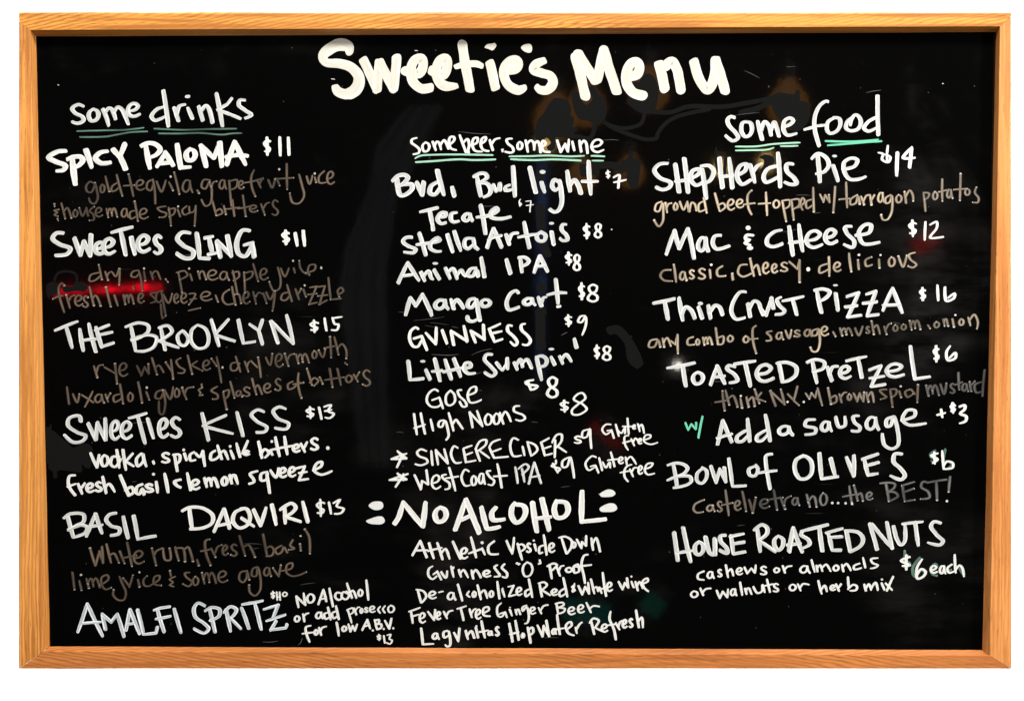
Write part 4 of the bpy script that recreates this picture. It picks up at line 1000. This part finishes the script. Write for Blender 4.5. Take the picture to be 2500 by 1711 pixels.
class Ink:
    def __init__(self, z0):
        self.v = []; self.f = []; self.uv = []; self.pool = []
        self.z = z0; self.dz = 0.000018; self.chisel = True
    def vert(self, x, y, dz=0.0):
        p = pt(x, y, -(self.z + dz))
        self.v.append((p.x, p.y, p.z))
        return len(self.v) - 1
    def face(self, idx, uvs, pools):
        self.f.append(idx); self.uv += uvs; self.pool += pools
    def stroke(self, P, jit=0.05):
        """P: list of (x, y, width) in photo pixels"""
        self.z += self.dz
        rnd = random.random()
        n = len(P)
        acc = [0.0]
        for i in range(1, n):
            acc.append(acc[-1] + math.hypot(P[i][0] - P[i - 1][0], P[i][1] - P[i - 1][1]))
        tot = acc[-1]
        if tot < 1e-6:
            return
        prev = None
        ends = []
        poolA = 5.0 if random.random() < 0.72 else 0.0      # ink pools mostly where the marker stopped
        poolB = 5.0 if random.random() < 0.25 else 0.0
        tapA = random.uniform(0.72, 1.0); tapB = random.uniform(0.66, 1.0)
        if not self.chisel:
            tapA = tapB = 1.0
        for i in range(n):
            a = P[max(0, i - 1)]; b = P[min(n - 1, i + 1)]
            dx, dy = b[0] - a[0], b[1] - a[1]
            L = math.hypot(dx, dy) or 1.0
            dx /= L; dy /= L
            w = P[i][2] / 2 * 0.97
            if self.chisel:      # the marker's slanted tip draws level strokes thinner than upright ones
                w *= 1.03 - 0.30 * abs(dx * 0.985 - dy * 0.17) ** 1.5
            r0 = P[i][2]
            w *= tapA + (1 - tapA) * min(1.0, acc[i] / (1.6 * r0)) if acc[i] < tot / 2 else tapB + (1 - tapB) * min(1.0, (tot - acc[i]) / (1.6 * r0))
            jn = lambda sgn: 1 + jit * 2 * noise.noise(Vector((acc[i] / max(w, 2.0) * 0.55, rnd * 90, sgn * 7.3)))
            dz = 0.000006 * acc[i] / max(tot, 1)
            l = self.vert(P[i][0] + dy * w * jn(1), P[i][1] - dx * w * jn(1), dz)
            c = self.vert(P[i][0], P[i][1], dz)
            r = self.vert(P[i][0] - dy * w * jn(-1), P[i][1] + dx * w * jn(-1), dz)
            e = min(acc[i] / max(w, 0.5) + poolA, (tot - acc[i]) / max(w, 0.5) + poolB) + 1.0
            cur = (l, c, r, acc[i] * S, e)
            if prev:
                for (k1, k2, v1, v2) in ((0, 1, -1.0, 0.0), (1, 2, 0.0, 1.0)):
                    self.face((prev[k1], prev[k2], cur[k2], cur[k1]),
                              [(prev[3], v1), (prev[3], v2), (cur[3], v2), (cur[3], v1)],
                              [(prev[4], rnd), (prev[4], rnd), (cur[4], rnd), (cur[4], rnd)])
            prev = cur
            if i in (0, n - 1):
                ends.append((l, c, r, dx, dy, w, P[i], dz, acc[i] * S))
        for k, (l, c, r, dx, dy, w, p, dz, u) in enumerate(ends):
            sg = -1 if k == 0 else 1
            pl = poolA if k == 0 else poolB
            m = 6
            arc = [l]
            for j in range(1, m):
                th = math.pi * j / m
                cx, sx = math.cos(th), math.sin(th) ** 0.8
                ext = 0.78 + 0.2 * math.sin(rnd * 31 + k * 2 + j * 0.7)
                arc.append(self.vert(p[0] + dy * w * cx + sg * dx * w * sx * ext, p[1] - dx * w * cx + sg * dy * w * sx * ext, dz))
            arc.append(r)
            for j in range(m):
                idx = (c, arc[j], arc[j + 1]) if sg < 0 else (c, arc[j + 1], arc[j])
                self.face(idx, [(u, 0.0), (u, 1.0), (u, 1.0)], [(0.3 + pl, rnd), (0.9 + pl, rnd), (0.9 + pl, rnd)])
    def blob(self, P):
        self.z += self.dz
        Q = cat_rom([(x, y, 0) for x, y in P], closed=True, step=3.0)
        cx = sum(q[0] for q in Q) / len(Q); cy = sum(q[1] for q in Q) / len(Q)
        idx = [self.vert(q[0], q[1]) for q in Q]
        ar = sum(Q[i][0] * Q[(i + 1) % len(Q)][1] - Q[(i + 1) % len(Q)][0] * Q[i][1] for i in range(len(Q)))
        uv = [((q[0] - cx) * S, (q[1] - cy) / 60.0) for q in Q]
        pl = [(0.4, 0.5)] * len(Q)
        if ar < 0:
            idx.reverse(); uv.reverse()
        self.face(tuple(idx), uv, pl)
    def build(self, name, mat, parent):
        me = bpy.data.meshes.new(name)
        me.from_pydata(self.v, [], self.f)
        for nm, data in (('stroke', self.uv), ('pool', self.pool)):
            l = me.uv_layers.new(name=nm)
            l.data.foreach_set('uv', [c for p in data for c in p])
        me.materials.append(mat)
        # faces towards the viewer
        o = bpy.data.objects.new(name, me)
        C.objects.link(o)
        o.parent = parent
        return o

ADJ = {'title': 'thick cream', 'white': 'white', 'grey': 'greyish white', 'wash': 'washy white', 'faded': 'faded brown', 'cream': 'thin cream', 'cream2': 'thin beige',
       'cream3': 'thin taupe', 'dim': 'nearly rubbed-out grey', 'dim2': 'thin grey', 'teal': 'dull green', 'teal2': 'bright green', 'mint': 'mint green',
       'smudge': 'charcoal grey', 'scuff': 'fine grey', 'smudgetop': 'charcoal grey'}
NOQUOTE = set("sweeties sweetie's bud, bud light tecate stella artois mango cart guinness little sumpin' high noons sincere cider west coast ipa "
              "athletic upside down fever tree lagunitas hop water refresh animal gose the brooklyn zero proof".split())
KIND = {'underline': 'underline', 'smudge': 'smudge', 'scratch': 'scratch', 'dot': 'dot_mark', 'comma': 'comma_mark', 'dots': 'dot_mark', 'dash': 'dash_mark', 'amp': 'ampersand',
        'ampersand': 'ampersand', 'star': 'star_mark', 'speck': 'paint_speck', 'ellipsis': 'ellipsis_mark', 'hyphen': 'dash_mark', '+': 'plus_sign'}

def num(s):
    return tuple(float(x) for x in s.split(','))

WN = [0, 0]
def write_all():
    ox = oy = 0.0; k = 1.0; style = 'white'; width = 20.0; word = ''
    for ln in DATA.strip().splitlines():
        if ln.startswith('R '):
            _, a, b, c = ln.split(); ox, oy, k = float(a), float(b), float(c); continue
        if ln.startswith('W '):
            _, style, width, word = ln.split(None, 3); width = float(width); continue
        base = {'smudge': 0.00003, 'smudgetop': 0.0011}.get(style, 0.00030 if style in ('teal', 'teal2', 'mint') else 0.00045)
        sm = style == 'smudge'
        WN[sm] += 1
        base += WN[sm] * (0.00001 if sm else 0.0000007)
        ink = Ink(base); ink.chisel = style not in ('smudge', 'smudgetop', 'title')
        cur = None
        jobs = []
        for tk in ln.split():
            if tk[0] in '/|#' and len(tk) > 1:
                cur = [tk[0], [num(tk[1:])]]; jobs.append(cur)
            elif len(tk) > 1 and tk[1] == ':':
                jobs.append([tk[0] + ':', num(tk[2:])]); cur = None
            else:
                cur[1].append(num(tk))
        for typ, P in jobs:
            def P2(p, w=width):
                ww = p[2] if len(p) > 2 else w
                return (ox + p[0] / k, oy + p[1] / k, ww / k)
            if typ == '#':
                ink.blob([P2(p)[:2] for p in P])
            elif typ in '/|':
                Q = [P2(p) for p in P]
                if typ == '/' and len(Q) > 2:
                    ink.stroke(cat_rom(Q))
                else:
                    for a, b in zip(Q, Q[1:]):
                        m = max(3, int(math.hypot(b[0] - a[0], b[1] - a[1]) / 5))
                        bend = random.uniform(-0.012, 0.012)
                        nx, ny = -(b[1] - a[1]), (b[0] - a[0])
                        ink.stroke([tuple(a[d] + (b[d] - a[d]) * i / m + ((nx, ny, 0)[d]) * bend * math.sin(math.pi * i / m) for d in range(3)) for i in range(m + 1)])
            else:
                x0, x1, y0, y1 = P
                if typ[0] == '.':
                    cx, cy, rx, ry = (x0 + x1) / 2, (y0 + y1) / 2, (x1 - x0) / 2, (y1 - y0) / 2
                    ink.blob([P2((cx + rx * math.cos(t * math.pi / 6), cy + ry * math.sin(t * math.pi / 6)))[:2] for t in range(12)])
                else:
                    h = min(width / 2, (x1 - x0) * 0.3)
                    for st in GL[typ[0]]:
                        Q = []
                        for s in st[1:].split():
                            a, b = num(s)
                            Q.append(P2((x0 + h + a * (x1 - x0 - 2 * h), y0 + h + b * (y1 - y0 - 2 * h))))
                        if st[0] == '/':
                            ink.stroke(cat_rom(Q, step=2.2))
                        else:
                            for a, b in zip(Q, Q[1:]):
                                ink.stroke([tuple(a[d] + (b[d] - a[d]) * i / 4 for d in range(3)) for i in range(5)])
        nm = KIND.get(word)
        if nm is None:
            nm = 'price' if word[0] == '$' or word in ('7',) else 'written_word'
        o = ink.build(nm, STY[style], panel)
        if nm == 'written_word' and word.lower() not in NOQUOTE:
            o['label'] = '%s handwritten word "%s"' % (ADJ[style], word)
        elif nm == 'price' and len(word) > 1:
            o['label'] = '%s handwritten price "%s"' % (ADJ[style], word)
        else:
            o['label'] = '%s %s%s' % (ADJ[style], '' if nm in ('scratch', 'smudge', 'paint_speck') else 'handwritten ', nm.replace('_', ' '))
write_all()

# dust, specks and hairline marks on the board, far too many to count
def dust():
    ink = Ink(0.00012); ink.dz = 0.0000008; ink.chisel = False
    rr = random.Random(11)
    for i in range(150):
        x = rr.uniform(140, 2380); y = rr.uniform(100, 1560)
        if rr.random() < 0.86:
            w = rr.uniform(0.8, 2.6) * (1.5 if rr.random() < 0.1 else 1)
            ink.stroke([(x, y, w), (x + rr.uniform(-2, 2), y + rr.uniform(0.5, 2), w)])
        else:
            L = rr.uniform(8, 45); a = rr.gauss(-0.12, 0.25)
            P = [(x, y, 0.5), (x + L * .3 * math.cos(a), y + L * .3 * math.sin(a), 1.6), (x + L * .7 * math.cos(a + .05), y + L * .7 * math.sin(a + .05), 1.5),
                 (x + L * math.cos(a + .08), y + L * math.sin(a + .08), 0.4)]
            ink.stroke(cat_rom(P))
    o = ink.build('chalk_dust', paint_mat("dust_marks", (0.024, 0.023, 0.022), (0.02, 0.02, 0.019), streak=1.0), panel)
    o['kind'] = 'stuff'
dust()

# ---------------------------------------------------------------- lamps of the bar behind the viewer, visible as reflections in the gloss
LB = 3.0
def mirror(px, py, back=LB):
    k = 1 + back / D
    p = pt(px, py)
    return Vector((p.x * k, -back, p.z * k))

def lathe(prof, seg=20):
    v = []; f = []
    for r, z in prof:
        for i in range(seg):
            a = 2 * math.pi * i / seg
            v.append((r * math.cos(a), r * math.sin(a), z))
    for j in range(len(prof) - 1):
        for i in range(seg):
            i2 = (i + 1) % seg
            f.append((j * seg + i, j * seg + i2, (j + 1) * seg + i2, (j + 1) * seg + i))
    return v, f

M_BULB = glow_mat("warm_bulb_glow", (1.0, 0.40, 0.05), 1.15)
M_BRASS, _t, _b = nt("dark_brass"); _b.inputs['Base Color'].default_value = (0.012, 0.009, 0.006, 1); _b.inputs['Metallic'].default_value = 0; _b.inputs['Roughness'].default_value = 0.4
M_HOT = glow_mat("hot_bulb_glow", (1.0, 0.62, 0.18), 20)
def pendant(px, py, size, label, mat=M_BULB):
    root = bpy.data.objects.new("pendant_lamp", None); C.objects.link(root)
    root.location = mirror(px, py)
    root['label'] = label; root['category'] = 'lamp'; root['group'] = 'lamps across the room reflected in the board'
    prof = [(0.001, -size), (size * .5, -size * .88), (size * .85, -size * .5), (size, 0), (size * .85, size * .5), (size * .45, size * 1.0), (size * .38, size * 1.3)]
    v, f = lathe(prof)
    mesh_obj("bulb", v, f, mat, root)
    v, f = lathe([(size * .42, size * 1.25), (size * .45, size * 1.9), (size * .15, size * 2.1), (size * .05, size * 2.2), (size * .05, size * 2.2 + 0.02)])
    mesh_obj("bulb_socket", v, f, M_BRASS, root)
for i, (px, py, sz, lb) in enumerate((
        (1355, 295, .060, "large warm pendant lamp mirrored above the wine heading"),
        (1432, 262, .055, "warm pendant lamp mirrored under the letter M of the title"),
        (1585, 225, .055, "warm pendant lamp mirrored beside the letter e of the title"),
        (1925, 262, .060, "warm pendant lamp mirrored above the word some of the food heading"),
        (1332, 352, .022, "small warm lamp mirrored inside the word some before wine"),
        (1422, 432, .040, "warm pendant lamp mirrored above the letter h of light"),
        (1538, 425, .042, "warm pendant lamp mirrored right of the small price seven"),
        (1760, 412, .018, "small warm lamp mirrored over the second H of the pie heading"),
        (1872, 398, .020, "small warm lamp mirrored over the letter r of the pie heading"))):
    pendant(px, py, sz, lb, M_HOT if sz < 0.037 else M_BULB)

def tube(name, pts, r, mat, label, cat='lamp'):
    root = bpy.data.objects.new(name, None); C.objects.link(root)
    a = Vector(pts[0]); root.location = a
    root['label'] = label; root['category'] = cat
    d = (Vector(pts[1]) - a); L = d.length
    v, f = lathe([(0.0005, 0), (r, r * .5)] + [(r * (1 + .12 * math.sin(k * 2.1)), L * k / 16) for k in range(1, 16)] + [(r, L - r * .5), (0.0005, L)], 12)
    t = mesh_obj("glowing_tube", v, f, mat, root)
    t.rotation_euler = d.to_track_quat('Z', 'Y').to_euler()
    v, f = lathe([(0.0005, -0.03), (r * 1.3, -0.03), (r * 1.3, 0.004), (r * .8, 0.006)], 12)
    c = mesh_obj("end_cap", v, f, M_BRASS, root); c.rotation_euler = t.rotation_euler
    c2 = mesh_obj("end_cap", [(p[0], p[1], -p[2]) for p in v], [tuple(reversed(q)) for q in f], M_BRASS, root)
    c2.rotation_euler = t.rotation_euler; c2.location = d
    return root
tube("neon_tube", (mirror(125, 712), mirror(400, 700)), 0.009, glow_mat("red_neon_glow", (1.0, 0.0, 0.012), 20, 14), "red neon tube mirrored as a glowing streak at the board's left")
tube("neon_tube", (mirror(1318, 930), mirror(1323, 380)), 0.014, glow_mat("blue_tube_glow", (0.10, 0.28, 0.85), 0.9, 9), "thin blue tube mirrored as a dim upright streak in the beer list")
tube("neon_tube", (mirror(1470, 1075), mirror(1490, 1050)), 0.05, glow_mat("dim_red_glow", (0.8, 0.03, 0.01), 1.0), "short dim red tube mirrored by the gluten free note")
tube("neon_tube", (mirror(2245, 570), mirror(2270, 612)), 0.035, glow_mat("dim_red_glow_right", (0.8, 0.02, 0.01), 2.0), "short dim red tube mirrored under the price twelve")
tube("neon_tube", (mirror(1430, 1520), mirror(1440, 1455)), 0.06, glow_mat("green_glow", (0.0, 0.35, 0.28), 0.8), "short green tube mirrored behind the word beer")
tube("neon_tube", (mirror(1578, 1495), mirror(1612, 1452)), 0.03, glow_mat("green_glow_right", (0.0, 0.35, 0.22), 0.8), "short dim green tube mirrored right of the word wine in the lowest list")
pendant(1655, 893, .010, "small white lamp mirrored over the letter T of toasted", glow_mat("white_bulb_glow", (1.0, 0.95, 0.85), 45))

# unseen cloth, added so a faint grey wedge mirrors beside the beer list
def reflection_cloth():
    W, H = 26, 30
    v = []; f = []
    L = [(985, 225), (900, 330), (880, 440), (815, 600), (800, 720), (860, 1150)]
    R = [(1075, 225), (1000, 380), (950, 480), (930, 620), (925, 720), (930, 1150)]
    for j in range(H + 1):
        t = j / H * 5
        i0 = min(4, int(t)); g = t - i0
        for i in range(W + 1):
            s = i / W
            lx = L[i0][0] + (L[i0 + 1][0] - L[i0][0]) * g; rx = R[i0][0] + (R[i0 + 1][0] - R[i0][0]) * g
            ly = L[i0][1] + (L[i0 + 1][1] - L[i0][1]) * g; ry = R[i0][1] + (R[i0 + 1][1] - R[i0][1]) * g
            p = mirror(lx + (rx - lx) * s, ly + (ry - ly) * s)
            v.append((p.x, p.y - 0.3 + 0.012 * math.sin(s * 17), p.z))
    for j in range(H):
        for i in range(W):
            a = j * (W + 1) + i
            f.append((a, a + 1, a + W + 2, a + W + 1))
    m, t, b = nt("grey_cloth"); b.inputs['Base Color'].default_value = (0.06, 0.068, 0.072, 1); b.inputs['Roughness'].default_value = 0.95
    c = mesh_obj("curtain", v, f, m)
    md = c.modifiers.new("thickness", 'SOLIDIFY'); md.thickness = 0.004
    c['label'] = "grey gathered curtain across the room mirrored faintly in the board"; c['category'] = "curtain"
reflection_cloth()
area("lamp_room", (-0.5, -2.3, 1.9), (0.9, 0.4), 15, (1, 0.95, 0.9), (-0.8, -3.3, 0.5))  # added only to brighten the cloth so its reflection shows
